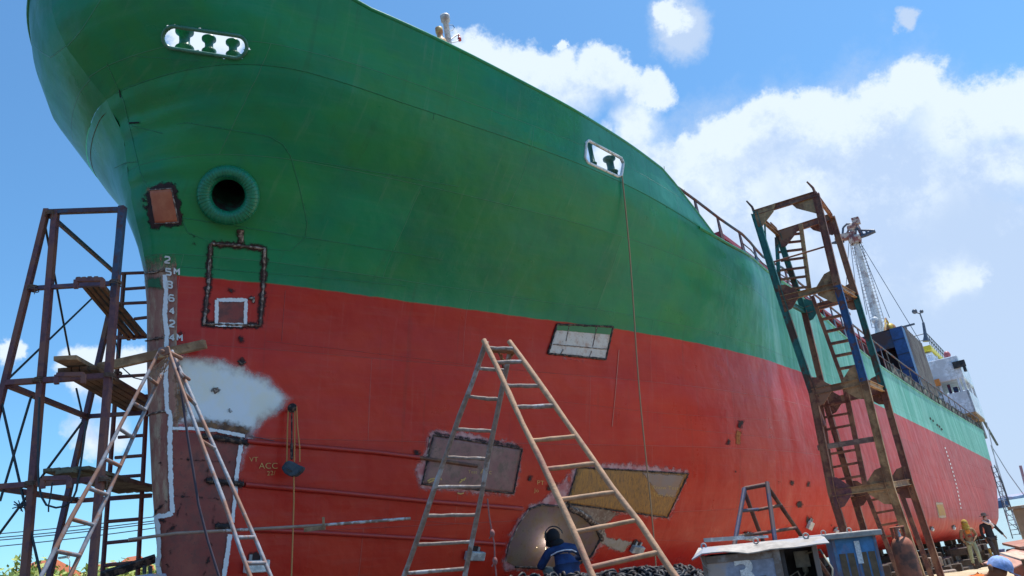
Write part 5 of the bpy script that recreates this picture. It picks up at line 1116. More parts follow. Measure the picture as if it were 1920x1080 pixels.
obj('vent_slot', mb, VENT, pn); flat_text('1', base+ex*W_*.36+ez*(zt-.20)-ey*.004, ex*1.1, ez, .24, NUMW, pn, th=.006)
mb = MB(); cb(-.22, W_+.05, -.07, .70, zt+.0, zt+.045, mb); rf = obj('roof', mb, ROOFM, c1t, bevel=.008)
for x in (-.05, W_*.45): 
    mb = MB(); mb.torus(base+ex*x+ey*.0+ez*(zt+.06), ey+ex*.2, .018, .005, 12, 6); obj('lifting_eye', mb, ROOFM, rf)
# ------------------------------------------------------------------ gas cylinder
CYL = mat('orange_rust_cylinder', (.40, .12, .06), .65, alt=(.14, .06, .04), scale=3.2, amount=.38, bump=.25)
Yg = 8.4; gl, gr_ = at_y(1671, 1024, Yg), at_y(1711, 1019, Yg); cx = (gl+gr_)/2; rad = np.linalg.norm(gr_-gl)/2*.98; b = cx*[1, 1, 0]+[0, 0, GZ]; hz = cx[2]-GZ
gc = thing('gas_cylinder', 'rusty orange gas cylinder standing at the foot of the steel tower', 'gas cylinder', b)
mb = MB(); mb.lathe(b, [0, 0, 1], [(0, 0), (0, rad*.9), (.03, rad), (hz-.02, rad), (hz+.02, rad*.93), (hz+.055, rad*.72), (hz+.075, rad*.4), (hz+.08, 0)], 28); obj('bottle', mb, CYL, gc)
mb = MB(); c = b+[0, 0, hz+.07]; mb.lathe(c, [0, 0, 1], [(0, .018), (.05, .018), (.055, .012), (.08, .012), (.085, .03), (.10, .03), (.10, 0)], 10); obj('valve', mb, ANODE, gc)
mb = MB()
for a in (.2, 2.2, 4.0): p_ = c+[math.cos(a)*rad*.6, math.sin(a)*rad*.6, -.03]; mb.bar(p_, p_+[0, 0, .13], .03, .012)
mb.torus(c+[0, 0, .10], [0, 0, 1], rad*.6, .009, 20, 6); obj('valve_guard', mb, CYL, gc)
# ------------------------------------------------------------------ chain heap
def link(mb, c, d, n, L=.13, r=.016):
    d = d/np.linalg.norm(d); n = n-d*np.dot(n, d); n /= np.linalg.norm(n)+1e-9; w_ = L*.32; pts = []
    for k in range(12):
        a = 2*math.pi*k/12; x, y = math.cos(a), math.sin(a); pts.append(c+d*((L/2-w_)*(1 if x > 0 else -1)*(abs(x) > .01)+w_*x)+n*w_*y)
    pts.append(pts[0]); mb.tube(pts, r, 6, cap=False)
mb = MB(); hc = at_y(1225, 1090, 8.6)
prof = [(955, 1077), (1000, 1076), (1100, 1074), (1150, 1070), (1190, 1063), (1230, 1061), (1270, 1057), (1295, 1062), (1312, 1070)]
for k in range(620):
    px = random.uniform(1120, 1318) if k > 150 else random.uniform(950, 1130); Y = 8.0+random.random()*1.3; py = np.interp(px, [q[0] for q in prof], [q[1] for q in prof])+6
    p_ = at_y(px, py, Y); p_[2] -= abs(Y-8.6)*.12+random.random()*.05+(.0 if k < 430 else .12)
    link(mb, p_, rng.normal(size=3)*[1, 1, .4], rng.normal(size=3))
chn = thing('anchor_chain', 'heap of dark iron anchor chain behind the foot of the wooden stepladder', 'chain', hc*[1, 1, 0]+[0, 0, GZ]); obj('chain_links', mb, CHAINM, chn)
mb = MB(); tops = []
for k in range(13): px = 945+375*k/12; tops.append(at_y(px, np.interp(px, [q[0] for q in prof], [q[1] for q in prof])+17, 8.6))
vs = []
for q in tops:
    for dy, dz in ((-1.0, -1.3), (-.5, -.14), (0, -.06), (.6, -.12), (1.1, -1.3)): vs.append((q[0], q[1]+dy, max(GZ-.1, q[2]+dz)))
mb.add(vs, [(i*5+j, (i+1)*5+j, (i+1)*5+j+1, i*5+j+1) for i in range(12) for j in range(4)], 0, True); obj('chain_pile_core', mb, CHAINM, chn)
# ------------------------------------------------------------------ ropes on the hull
def hpd(x, y, off): return hp(x, y, off)
p = [hp(1163, 330, .03)]; p1 = SW(*(hull_hit(1163, 332)+np.array([0, .1, -.1]))); q_end = at_y(1231, 1090, (hp(1228, 1060)[1]-.9))
n = 16; rp = [p[0], hp(1163, 334, .05)]; dcur = q_end-rp[1]
for k in range(1, n+1): f = k/n; rp.append(rp[1]*(1-f)+q_end*f+np.array([.02*math.sin(f*9), 0, 0]))
rp[-1][2] = min(rp[-1][2], -.5); cable('mooring_rope', rp, .016, ROPEM, 'thin pale rope hanging from the side fairlead down to the chain heap', 'rope')
# block and tackle
bt = thing('block_and_tackle', 'orange rope tackle with a dark padded block hanging on the red bow', 'hoist', hp(548, 762, .15))
Yh = hp(548, 764)[1]-.18
def hy(x, y): return at_y(x, y, Yh)
mb = MB(); c = hy(548, 765); mb.torus(c, [0, 1, 0], .055, .018, 14, 6); mb.lathe(c-[0, .05, 0], [0, 1, 0], [(0, 0), (0, .05), (.1, .05), (.1, 0)], 12); mb.bar(hp(540, 772, .0), c, .02, .02); obj('top_block', mb, RUSTD, bt)
for l_ in ([(541, 765), (539, 800), (538, 860), (537, 868)], [(553, 760), (553, 800), (552, 866)], [(556, 762), (558, 800), (562, 840), (562, 866)]): rod('fall', hy(*l_[0]), hy(*l_[-1]), .010, ROPEO, bt, 6, [hy(*q) for q in l_[1:-1]])
rod('hook_rod', hy(547, 775), hy(547, 862), .012, RUSTD, bt); rod('hook_sleeve', hy(547, 832), hy(547, 860), .022, RUSTD, bt)
mb = MB(); P = [hy(*q) for q in ((529, 878), (536, 868), (543, 864), (550, 866), (560, 872), (571, 876), (566, 885), (556, 893), (545, 894), (535, 888))]; mb.prism([q+[0, -.06, 0] for q in P], [0, .14, 0]); obj('padded_block', mb, mat('blue_black_pad', (.03, .045, .065), .7, alt=(.06, .08, .1), scale=8), bt, bevel=.02)
mb = MB(); mb.bar(hy(541, 880)-[0, .07, 0], hy(549, 885)-[0, .07, 0], .03, .02, (0, 0, 1)); obj('block_slot', mb, BLACKM, bt)
rod('tail_rope', hy(551, 893), at_y(546, 1095, Yh-.3), .011, ROPEO, bt, 6, [hy(551, 940), hy(549, 1010)])
mb = MB(); mb.tube([hp(560, 838, .02), hp(490, 822, .02), hp(465, 818, .01)], .004, 4); tag(obj('thin_wire', mb, WIRE, None, base=hp(490, 822)), 'thin wire stretched along the bow above the upper rubbing bar', 'wire')
# ------------------------------------------------------------------ keel blocks
BLK = mat('keel_block_timber', (.10, .075, .06), .85, alt=(.05, .035, .03), scale=1.2, amount=.5, bump=.5, bscale=14)
BLKL = mat('pale_concrete_block', (.36, .29, .24), .85, alt=(.22, .16, .13), scale=2, amount=.4, bump=.4)
me_src = []
for i, (a, b_, c_, m) in enumerate(((.45, .20, .145, BLK), (.22, .17, .125, BLK), (.24, .2, .15, BLKL))):
    mb = MB(); mb.box((0, 0, 0), (a, 0, 0), (0, b_, 0), (0, 0, c_)); o_ = obj('keel_block', mb, m, None, bevel=.025); me_src.append(o_)
cnt = 0
def put_block(kind, s, t, h, yaw, label, group='keel blocks stacked under the hull'):
    global cnt
    src = me_src[kind]; o_ = src if src.get('label') is None else src.copy()
    if o_ is not src: COL.objects.link(o_)
    p_ = SW(s, t, h); az = math.atan2(A[1], A[0])+yaw; o_.location = p_; o_.rotation_euler = (0, 0, az); tag(o_, label, 'block', group); cnt += 1
ORD = ['first', 'second', 'third', 'fourth', 'fifth', 'sixth', 'seventh', 'eighth', 'ninth', 'tenth', 'eleventh', 'twelfth']+['%dth' % q for q in range(13, 60)]
for si, s in enumerate(np.arange(6, 60, 2.6)):
    for t in ((0.0, 2.9) if s < 46 else (2.9,)):
        tt = t if s > 16 else t*.35
        top = 0.0 if t == 0 else .02; h = -1.42+.145; k = 0
        while h < top-.1:
            put_block(0 if k % 2 else 1, s+random.uniform(-.1, .1), tt+random.uniform(-.1, .1), h, (math.pi/2 if k % 2 else 0)+random.uniform(-.08, .08), 'dark block, %s course of the %s keel stack from the bow, %s row' % (ORD[k], ORD[si], 'inner' if t == 0 else 'near')); h += .292; k += 1
for si, s in enumerate(np.arange(17, 44, .62)):
    for k in range(random.randint(1, 4)): put_block(random.choice((0, 1, 1, 1)), s+random.uniform(-.2, .2), 4.1+random.uniform(-.3, .35), -1.27+.255*k, random.uniform(-.4, .4)+(math.pi/2)*(k % 2), 'dark timber block, %s course of the %s loose pile from the bow' % (ORD[k], ORD[si]), 'loose blocks beside the hull')
for (s, t, h, y, lab) in ((26.5, 4.7, -.60, .3, 'pale block on top of the loose row, upper of the pair near the hooded man'), (27.3, 4.9, -1.15, .1, 'pale upright block below the pale pair near the hooded man'), (24.8, 5.3, -1.02, .2, 'small pale block alone on the sand in front of the row'), (25.9, 4.6, -1.2, .5, 'pale block half buried under the loose row'), (24.2, 4.4, .0, .2, 'reddish pale block perched highest in the row')):
    put_block(2, s, t, h, y, lab, 'pale blocks by the loose row')
# ------------------------------------------------------------------ PEOPLE
def skin_body(name, joints, edges, parent, m, sub_=2, root=0):
    """one continuous surface grown round a skeleton: joints = {key: (x, y, z, rx, ry)} in world coordinates"""
    keys = list(joints); M = np.array(mw(parent).inverted()); vs = [tuple((M[:3, :3]@np.array(joints[k][:3])+M[:3, 3]).tolist()) for k in keys]
    me = bpy.data.meshes.new(name); me.from_pydata(vs, [(keys.index(a), keys.index(b)) for a, b in edges], []); o_ = bpy.data.objects.new(name, me); COL.objects.link(o_)
    md = o_.modifiers.new('s', 'SKIN'); md.use_smooth_shade = True; md.branch_smoothing = .6
    for i, k in enumerate(keys):
        sv = me.skin_vertices[0].data[i]; r_ = joints[k][3:]; sv.radius = (r_[0], r_[-1]); sv.use_root = (i == root)
    md2 = o_.modifiers.new('u', 'SUBSURF'); md2.levels = sub_; md2.render_levels = sub_
    bpy.context.view_layer.update(); me2 = bpy.data.meshes.new_from_object(o_.evaluated_get(bpy.context.evaluated_depsgraph_get())); bpy.data.objects.remove(o_)
    o_ = bpy.data.objects.new(name, me2); COL.objects.link(o_); me2.materials.clear(); me2.materials.append(m)
    for p_ in me2.polygons: p_.use_smooth = True
    o_.parent = parent; MW[o_.name] = mw(parent); return o_
def frame(base, yaw, k):
    c, s = math.cos(yaw), math.sin(yaw)
    def f(x, y, z, *r): return (base[0]+k*(c*x-s*y), base[1]+k*(s*x+c*y), base[2]+k*z, *[q*k for q in r])
    return f
def hand(J, E, f, wrist, d, side, tag_, curl=.5):
    """palm, four fingers and a thumb, as chains rooted inside the palm (model units, before f)"""
    w_ = np.array(wrist, float); d = np.array(d, float); d /= np.linalg.norm(d); s_ = np.array(side, float); s_ -= d*np.dot(s_, d); s_ /= np.linalg.norm(s_); n = np.cross(d, s_)
    J[tag_+'palm'] = f(*(w_+d*.07), .036, .016); E.append((tag_+'w', tag_+'palm'))
    for i, (o_, L) in enumerate(((-.030, .068), (-.010, .078), (.010, .074), (.029, .058))):
        a = w_+d*.10+s_*o_; b = a+d*L*.55+n*curl*L*.3; c = b+d*L*.25+n*curl*L*.5
        J['%sf%da' % (tag_, i)] = f(*a, .0095, .0095); J['%sf%db' % (tag_, i)] = f(*b, .0085, .0085); J['%sf%dc' % (tag_, i)] = f(*c, .007, .007)
        E += [(tag_+'palm', '%sf%da' % (tag_, i)), ('%sf%da' % (tag_, i), '%sf%db' % (tag_, i)), ('%sf%db' % (tag_, i), '%sf%dc' % (tag_, i))]
    a = w_+d*.035-s_*.038; b = a+d*.035-s_*.018+n*.01; J[tag_+'ta'] = f(*a, .012, .012); J[tag_+'tb'] = f(*b, .009, .009); E += [(tag_+'palm', tag_+'ta'), (tag_+'ta', tag_+'tb')]
def slim(J):
    out = dict(J)
    for q in ('pel', 'wai', 'che', 'ups', 'lhip', 'rhip', 'lsho', 'rsho', 'lelb', 'relb'):
        if q in out: out[q] = (*out[q][:3], *[r_*.62 for r_ in out[q][3:]])
    return out
def standing(name, label, base, yaw, k, shirt, trou, stride=.12, armL=None, armR=None, boots=None):
    """walking figure, model units metres for 1.72 m; x = person's left, facing -y"""
    t = thing('person', label, 'person', base); f = frame(base, yaw, k); J = {}; E = []
    J['pel'] = f(0, 0, .93, .13, .10); J['wai'] = f(0, .0, 1.08, .12, .09); J['che'] = f(0, -.01, 1.27, .15, .10); J['ups'] = f(0, 0, 1.40, .13, .08); J['nec'] = f(0, -.01, 1.48, .055, .055); J['hea'] = f(0, -.03, 1.60, .075, .09); J['cro'] = f(0, -.02, 1.67, .065, .075)
    E += [('pel', 'wai'), ('wai', 'che'), ('che', 'ups'), ('ups', 'nec'), ('nec', 'hea'), ('hea', 'cro')]
    LL = {}
    for sg, nm, fw in ((1, 'l', -stride), (-1, 'r', stride)):
        J[nm+'hip'] = f(sg*.09, 0, .86, .085, .085); J[nm+'kne'] = f(sg*.10, fw*.9-.03, .48, .058, .058); J[nm+'ank'] = f(sg*.10, fw*1.3+.03, .09, .038, .038); J[nm+'toe'] = f(sg*.11, fw*1.3-.13, .035, .035, .03)
        E += [('pel', nm+'hip'), (nm+'hip', nm+'kne'), (nm+'kne', nm+'ank'), (nm+'ank', nm+'toe')]
        ar = (armL if sg > 0 else armR) or ((sg*.19, .0, 1.36), (sg*.25, .03, 1.10), (sg*.25, -.08, .86)); LL[nm] = ar
        J[nm+'sho'] = f(*ar[0], .062, .062); J[nm+'elb'] = f(*ar[1], .042, .042); J[nm+'w'] = f(*ar[2], .028, .028); E += [('ups', nm+'sho'), (nm+'sho', nm+'elb'), (nm+'elb', nm+'w')]
        dd = np.array(ar[2])-np.array(ar[1]); hand(J, E, f, ar[2], dd, (0, -1, .1), nm)
    body = skin_body('body', slim(J), E, t, SKIN, 1)
    # jacket and trousers follow the same skeleton, a little wider
    Js = {}; g_ = 1.16
    for q in ('pel', 'wai', 'che', 'ups', 'lsho', 'lelb', 'lw', 'rsho', 'relb', 'rw'): v_ = J[q]; s_ = g_ if q not in ('lw', 'rw') else 1.5; Js[q] = (*v_[:3], *[r_*s_+.006 for r_ in v_[3:]])
    Js['nec'] = (*J['nec'][:2], J['nec'][2]-.03, .07*k, .07*k); Js['hem'] = f(0, 0, .86, .155, .12)
    skin_body('jacket', Js, [('pel', 'hem'), ('pel', 'wai'), ('wai', 'che'), ('che', 'ups'), ('ups', 'nec')]+[('ups', n_+'sho') for n_ in 'lr']+[(n_+'sho', n_+'elb') for n_ in 'lr']+[(n_+'elb', n_+'w') for n_ in 'lr'], t, shirt, 2)
    Jt = {'pel': (*J['pel'][:3], .145*k, .115*k)}; Et = []
    for n_ in 'lr':
        for q, r_ in (('hip', .10), ('kne', .078), ('ank', .062)): Jt[n_+q] = (*J[n_+q][:3], r_*k, r_*k)
        Et += [('pel', n_+'hip'), (n_+'hip', n_+'kne'), (n_+'kne', n_+'ank')]
    skin_body('trousers', Jt, Et, t, trou, 2)
    for n_ in 'lr': skin_body('boot', {'a': (J[n_+'ank'][0], J[n_+'ank'][1], J[n_+'ank'][2], .055*k, .055*k), 'b': (*J[n_+'ank'][:2], base[2]+.045*k, .052*k, .045*k), 'c': (*J[n_+'toe'][:2], base[2]+.04*k, .05*k, .035*k)}, [('a', 'b'), ('b', 'c')], t, boots or cloth('dark_boot', (.05, .035, .03)), 1)
    return t, f, J
def face(t, f, c, s=1., m=SKIN, yawd=(0, -1, 0)):
    """nose, eyes and mouth on a head centred at model point c"""
    c = np.array(c); mb = MB(); p_ = np.array(f(*(c+[0, -.098*s, -.01]))); mb.ball(p_, .014*s, 8, 6, sc=(1, 1, 1.6)); obj('nose', mb, m, t)
    for sg in (-1, 1): mb = MB(); mb.ball(np.array(f(*(c+[sg*.032*s, -.086*s, .018]))), .010*s, 8, 6); obj('eye', mb, BLACKM, t)
b1p = np.array([16.03, 32.46, -2.25]); b2p = np.array([16.06, 31.14, -2.14])
for q in (b1p, b2p): q[2] = ground_z(q[0], q[1])+.01
def fit_person(px, pf0, ph0, h):
    Y = 30.
    for _ in range(80):
        b = at_y(px, pf0, Y); tp_ = proj(b+[0, 0, h]); Y *= (pf0-tp_[1])/(pf0-ph0)
    return at_y(px, pf0, Y)
b1p = fit_person(1834, 1061, 977, 1.68); b2p = fit_person(1874, 1056, 965, 1.76)
look = math.atan2(b1p[0], b1p[1])
th, f, J = standing('person', 'walking man in a mustard hood, tan jacket with orange chest and pale green trousers', b1p, -look*.55, 1.0, cloth('tan_jacket', (.30, .20, .12)), cloth('pale_green_trousers', (.34, .38, .26)), .13, armR=((-.19, 0, 1.36), (-.27, .02, 1.1), (-.22, -.10, .88)), armL=((.19, 0, 1.36), (.30, .06, 1.12), (.16, -.12, .98)))
mb = MB(); c = np.array(f(0, -.02, 1.60)); mb.ball(c, .135, 14, 10, sc=(.85, 1, 1.1)); mb.ball(np.array(f(0, -.0, 1.47)), .13, 14, 8, sc=(1.15, 1, .9)); mb.ball(np.array(f(0, -.02, 1.40)), .13, 12, 7, sc=(1.1, 1, .8)); obj('hood', mb, cloth('mustard_hood', (.42, .30, .06)), th)
mb = MB(); mb.box(np.array(f(0, -.118, 1.625)), np.array(f(.05, 0, 0))-np.array(f(0, 0, 0)), np.array(f(0, .035, 0))-np.array(f(0, 0, 0)), [0, 0, .016]); obj('eye_opening', mb, SKIN, th, bevel=.008)
mb = MB(); mb.box(np.array(f(.0, -.125, 1.27)), np.array(f(.085, 0, 0))-np.array(f(0, 0, 0)), np.array(f(0, .03, 0))-np.array(f(0, 0, 0)), [0, 0, .075]); obj('chest_patch', mb, cloth('orange_patch', (.70, .24, .04)), th, bevel=.03)
mb = MB(); mb.ball(np.array(f(.02, -.12, 1.10)), .06, 10, 6, sc=(1.3, .6, .7)); obj('glove', mb, cloth('red_glove', (.30, .06, .05)), th)
th, f, J = standing('person', 'man in black jacket and hat with a pale towel round his neck', b2p, -look*.5+.1, 1.03, cloth('black_jacket', (.018, .018, .026)), cloth('dark_trousers', (.06, .05, .05)), -.17, armL=((.20, 0, 1.36), (.34, .03, 1.13), (.44, -.02, .93)), armR=((-.20, 0, 1.36), (-.25, .05, 1.1), (-.22, -.05, .87)))
mb = MB(); c = np.array(f(0, -.03, 1.66)); mb.lathe(c, [0, 0, 1], [(0, 0), (0, .17), (.015, .17), (.02, .10), (.08, .095), (.12, .06), (.125, 0)], 18); obj('hat', mb, cloth('dark_hat', (.05, .04, .045)), th)
mb = MB(); mb.tube([np.array(f(*q)) for q in ((-.10, -.02, 1.50), (-.06, -.12, 1.44), (.03, -.15, 1.38), (.10, -.12, 1.42), (.12, .0, 1.48), (.0, .09, 1.50), (-.10, -.0, 1.50))], .045, 9); mb.tube([np.array(f(*q)) for q in ((.05, -.13, 1.42), (.12, -.14, 1.33), (.15, -.14, 1.25))], .05, 9); obj('towel', mb, cloth('pale_towel', (.75, .62, .58)), th)
mb = MB(); mb.ball(np.array(f(0, -.075, 1.57)), .065, 12, 8, sc=(1, .7, 1.1)); obj('face_scarf', mb, cloth('pinkish_scarf', (.45, .30, .28)), th)
# squatting welder, seen from behind, working on the curved plate
hw = hp(1035, 1035); wb = at_y(1060, 1075, hw[1]-.85); wz = wb[2]
wb = np.array([wb[0], wb[1], at_y(1055, 993, wb[1])[2]-1.06])
wt = thing('person', 'welder in dark blue jacket squatting with his back to us at the curved plate', 'person', wb)
f = frame(wb, math.radians(180+14), 1.06); J = {}; E = []
J['pel'] = f(0, .18, .26, .15, .13); J['wai'] = f(0, .16, .42, .14, .11); J['che'] = f(.0, .07, .60, .17, .12); J['ups'] = f(.0, .0, .73, .15, .09); J['nec'] = f(.04, -.05, .79, .055, .055); J['hea'] = f(.09, -.09, .89, .08, .09); J['cro'] = f(.10, -.09, .95, .06, .07)
E += [('pel', 'wai'), ('wai', 'che'), ('che', 'ups'), ('ups', 'nec'), ('nec', 'hea'), ('hea', 'cro')]
for sg, nm in ((1, 'l'), (-1, 'r')):
    J[nm+'hip'] = f(sg*.12, .10, .24, .10, .10); J[nm+'kne'] = f(sg*.26, -.28, .44, .07, .07); J[nm+'ank'] = f(sg*.20, -.05, .07, .05, .05); J[nm+'toe'] = f(sg*.22, -.22, .03, .04, .035)
    E += [('pel', nm+'hip'), (nm+'hip', nm+'kne'), (nm+'kne', nm+'ank'), (nm+'ank', nm+'toe')]
    ar = ((.22, -.02, .68), (.38, -.14, .45), (.22, -.42, .58)) if sg > 0 else ((-.22, .0, .68), (-.42, -.14, .56), (-.24, -.40, .50))
    J[nm+'sho'] = f(*ar[0], .07, .07); J[nm+'elb'] = f(*ar[1], .05, .05); J[nm+'w'] = f(*ar[2], .032, .032); E += [('ups', nm+'sho'), (nm+'sho', nm+'elb'), (nm+'elb', nm+'w')]; hand(J, E, f, ar[2], np.array(ar[2])-np.array(ar[1]), (0, 0, 1), nm, .9)
skin_body('body', slim(J), E, wt, SKIN, 1)
JK = mat('cloth_navy_jacket', (.010, .030, .11), .85, alt=(.016, .05, .16), scale=4, amount=.5, bump=.6, bscale=9)
Js = {q: (*J[q][:3], *[r_*(1.25 if q in ('wai', 'che', 'ups', 'pel') else 1.15)+.012 for r_ in J[q][3:]]) for q in ('pel', 'wai', 'che', 'ups', 'lsho', 'lelb', 'rsho', 'relb')}
for n_ in 'lr': Js[n_+'w'] = (*J[n_+'w'][:3], .05, .05)
Js['nec'] = (*J['nec'][:3], .075, .075); Js['hem'] = f(0, .2, .17, .19, .15)
skin_body('jacket', Js, [('pel', 'hem'), ('pel', 'wai'), ('wai', 'che'), ('che', 'ups'), ('ups', 'nec')]+[('ups', n_+'sho') for n_ in 'lr']+[(n_+'sho', n_+'elb') for n_ in 'lr']+[(n_+'elb', n_+'w') for n_ in 'lr'], wt, JK, 2)
Jt = {'pel': (*J['pel'][:3], .165, .14)}; Et = []
for n_ in 'lr':
    for q, r_ in (('hip', .115), ('kne', .09), ('ank', .07)): Jt[n_+q] = (*J[n_+q][:3], r_, r_)
    Et += [('pel', n_+'hip'), (n_+'hip', n_+'kne'), (n_+'kne', n_+'ank')]
skin_body('trousers', Jt, Et, wt, cloth('grey_green_trousers', (.22, .24, .22)), 2)
for n_ in 'lr': skin_body('boot', {'b': (*J[n_+'ank'][:2], wb[2]+.055, .055, .05), 'c': (*J[n_+'toe'][:2], wb[2]+.045, .05, .04)}, [('b', 'c')], wt, cloth('dark_boot', (.05, .035, .03)), 1)
mb = MB(); c = np.array(f(.09, -.08, .92)); mb.ball(c, .135, 16, 12, sc=(.9, 1, 1.0)); mb.ball(np.array(f(.05, -.04, .80)), .11, 12, 8, sc=(1.15, 1, .8)); hd = obj('head_cloth', mb, cloth('black_hood', (.012, .011, .016)), wt)
mb = MB(); mb.prism([np.array(f(*q)) for q in ((.0, -.18, 1.0), (.19, -.18, 1.0), (.21, -.19, .78), (.09, -.22, .73), (-.01, -.19, .78))], (np.array(f(0, -.03, 0))-np.array(f(0, 0, 0)))); obj('welding_mask', mb, BLACKM, wt, bevel=.015)
mb = MB(); cc = [np.array(f(.09+.155*math.cos(a), -.03, .92+.155*math.sin(a))) for a in np.linspace(-.3, 3.0, 12)]; mb.tube(cc, .012, 6); obj('mask_band', mb, BLACKM, wt)
mb = MB(); mb.tube([np.array(f(*q)) for q in ((.22, .10, .62), (.13, .175, .66), (.0, .195, .675), (-.12, .18, .66), (-.21, .11, .62))], .013, 6); obj('reflective_stripe', mb, mat('silver_stripe', (.65, .65, .75), .4), wt)
# staging under him, torch arc
sg_ = thing('staging_trestle', 'low timber staging under the squatting welder', 'staging', (wb[0], wb[1], GZ-.5))
zz0 = wb[2]-.03; gzz = ground_z(wb[0], wb[1])
for k in range(3): mb = MB(); mb.box((wb[0], wb[1]-.35+.32*k, zz0), (.9, 0, 0), (0, .14, 0), (0, 0, .03)); obj('deck_board', mb, PLANK, sg_, bevel=.006)
for x in (-.75, .75):
    for y in (-.4, .35): mb = MB(); mb.bar((wb[0]+x, wb[1]+y, zz0-.03), (wb[0]+x*1.15, wb[1]+y, gzz-.05), .08, .08); obj('leg', mb, PLANK, sg_)
aq = hp(1025, 1013, .07)
ARC = bpy.data.materials.new('welding_arc'); ARC.use_nodes = True; nt = ARC.node_tree; nt.nodes.clear(); ga = G(nt); em = ga.n('ShaderNodeEmission', {0: (.85, .93, 1, 1), 1: 22.}); oo = ga.n('ShaderNodeOutputMaterial'); nt.links.new(em.outputs[0], oo.inputs[0])
mb = MB(); mb.ball(aq, .038, 12, 8)
rodh = thing('welding_electrode', 'glowing electrode tip at the curved plate in front of the welder', 'electrode', aq); obj('arc_tip', mb, ARC, rodh)
rod('holder', aq+[.03, -.03, -.02], np.array(f(.22, -.45, .58)), .010, BLACKM, rodh)
ld = bpy.data.lights.new('welding_arc_light', 'POINT'); ld.energy = 2.5; ld.color = (.85, .92, 1); ld.shadow_soft_size = .05; lo = bpy.data.objects.new('welding_arc_light', ld); COL.objects.link(lo); lo.location = hp(1023, 1013, .20)
SPK = bpy.data.materials.new('weld_spark'); SPK.use_nodes = True; nt = SPK.node_tree; nt.nodes.clear(); ga = G(nt); em = ga.n('ShaderNodeEmission', {0: (1, .75, .45, 1), 1: 6.}); oo = ga.n('ShaderNodeOutputMaterial'); nt.links.new(em.outputs[0], oo.inputs[0])
mb = MB()
for k in range(26): x = random.gauss(1018, 9); y = 1022+random.random()*45; mb.ball(hp(x, y, .06+.05*random.random()), .003+.004*random.random(), 5, 4)
tag(obj('weld_sparks', mb, SPK, None, base=aq), 'shower of orange sparks falling below the welding arc', 'sparks', kind='stuff')
# man bending in front, orange shirt and blue cap
ob = at_y(1868, 1090, 8.2)
ob = np.array([ob[0], ob[1], GZ-.12]); f = frame(ob, math.radians(-150), 1.0)
ot = thing('person', 'man in an orange shirt and light blue cap bending down in the foreground', 'person', ob)
hd0 = at_y(1873, 1073, 8.2); sh0 = at_y(1846, 1084, 8.45); hp0 = at_y(1805, 1116, 8.8)
def wv(p, *r): return (p[0], p[1], p[2], *r)
hpz = np.array([hp0[0], hp0[1], hp0[2]]); J = {}; E = []
J['pel'] = wv(hpz, .14, .12); J['wai'] = wv(hpz*.6+sh0*.4, .13, .11); J['ups'] = wv(sh0, .15, .10); J['nec'] = wv(sh0*.45+hd0*.55+[0, 0, -.02], .055, .055); J['hea'] = wv(hd0+[0, 0, .0], .085, .09); J['cro'] = wv(hd0+[.03, 0, .06], .065, .07)
E += [('pel', 'wai'), ('wai', 'ups'), ('ups', 'nec'), ('nec', 'hea'), ('hea', 'cro')]
for sg, nm in ((1, 'l'), (-1, 'r')):
    yo = np.array([0, sg*.17, 0]); kn = hpz+yo+[.22, 0, -.12]; an = np.array([hpz[0]+.02, hpz[1]+sg*.17, GZ-.05])
    J[nm+'hip'] = wv(hpz+yo*.6, .10, .10); J[nm+'kne'] = wv(kn*[1, 1, 0]+[0, 0, (hpz[2]+an[2])/2+.1], .07, .07); J[nm+'ank'] = wv(an, .05, .05); J[nm+'toe'] = wv(an+[.16, 0, -.05], .045, .035); E += [('pel', nm+'hip'), (nm+'hip', nm+'kne'), (nm+'kne', nm+'ank'), (nm+'ank', nm+'toe')]
    s_ = sh0+yo*1.1; e_ = s_+[.05, sg*.05, -.27]; w_ = e_+[.17, 0, -.18]; J[nm+'sho'] = wv(s_, .06, .06); J[nm+'elb'] = wv(e_, .042, .042); J[nm+'w'] = wv(w_, .03, .03); E += [('ups', nm+'sho'), (nm+'sho', nm+'elb'), (nm+'elb', nm+'w')]
    hand(J, E, lambda *a: a, w_, w_-e_, (0, 1, 0), nm, .6)
skin_body('body', slim(J), E, ot, SKIN, 1)
Js = {q: (*J[q][:3], *[r_*1.13+.008 for r_ in J[q][3:]]) for q in ('pel', 'wai', 'ups', 'lsho', 'lelb', 'rsho', 'relb')}
skin_body('shirt', Js, [('pel', 'wai'), ('wai', 'ups')]+[('ups', n_+'sho') for n_ in 'lr']+[(n_+'sho', n_+'elb') for n_ in 'lr'], ot, cloth('orange_shirt', (.75, .17, .02)), 2)
Jt = {'pel': (*J['pel'][:3], .15, .13)}; Et = []
for n_ in 'lr':
    for q, r_ in (('hip', .115), ('kne', .085), ('ank', .065)): Jt[n_+q] = (*J[n_+q][:3], r_, r_)
    Et += [('pel', n_+'hip'), (n_+'hip', n_+'kne'), (n_+'kne', n_+'ank')]
skin_body('trousers', Jt, Et, ot, cloth('dark_trousers', (.06, .05, .05)), 1)
cv = hd0+np.array([.035, 0, .055]); up_ = np.array([.45, -.15, .88]); up_ /= np.linalg.norm(up_)
mb = MB(); mb.lathe(cv-up_*.03, up_, [(0, .112), (.05, .108), (.09, .085), (.115, .045), (.12, 0)], 20); fw = np.array([.85, -.2, -.5]); fw /= np.linalg.norm(fw); sd_ = np.cross(fw, up_); c = cv+fw*.10-up_*.025
mb.prism([c-sd_*.085, c+fw*.06-sd_*.07, c+fw*.085, c+fw*.06+sd_*.07, c+sd_*.085], -up_*.008); obj('cap', mb, cloth('light_blue_cap', (.30, .42, .72)), ot)
mb = MB(); mb.ball(hd0+[-.09, -.05, .05], .028, 8, 6, sc=(.7, 1, 1.4)); obj('ear', mb, SKIN, ot)
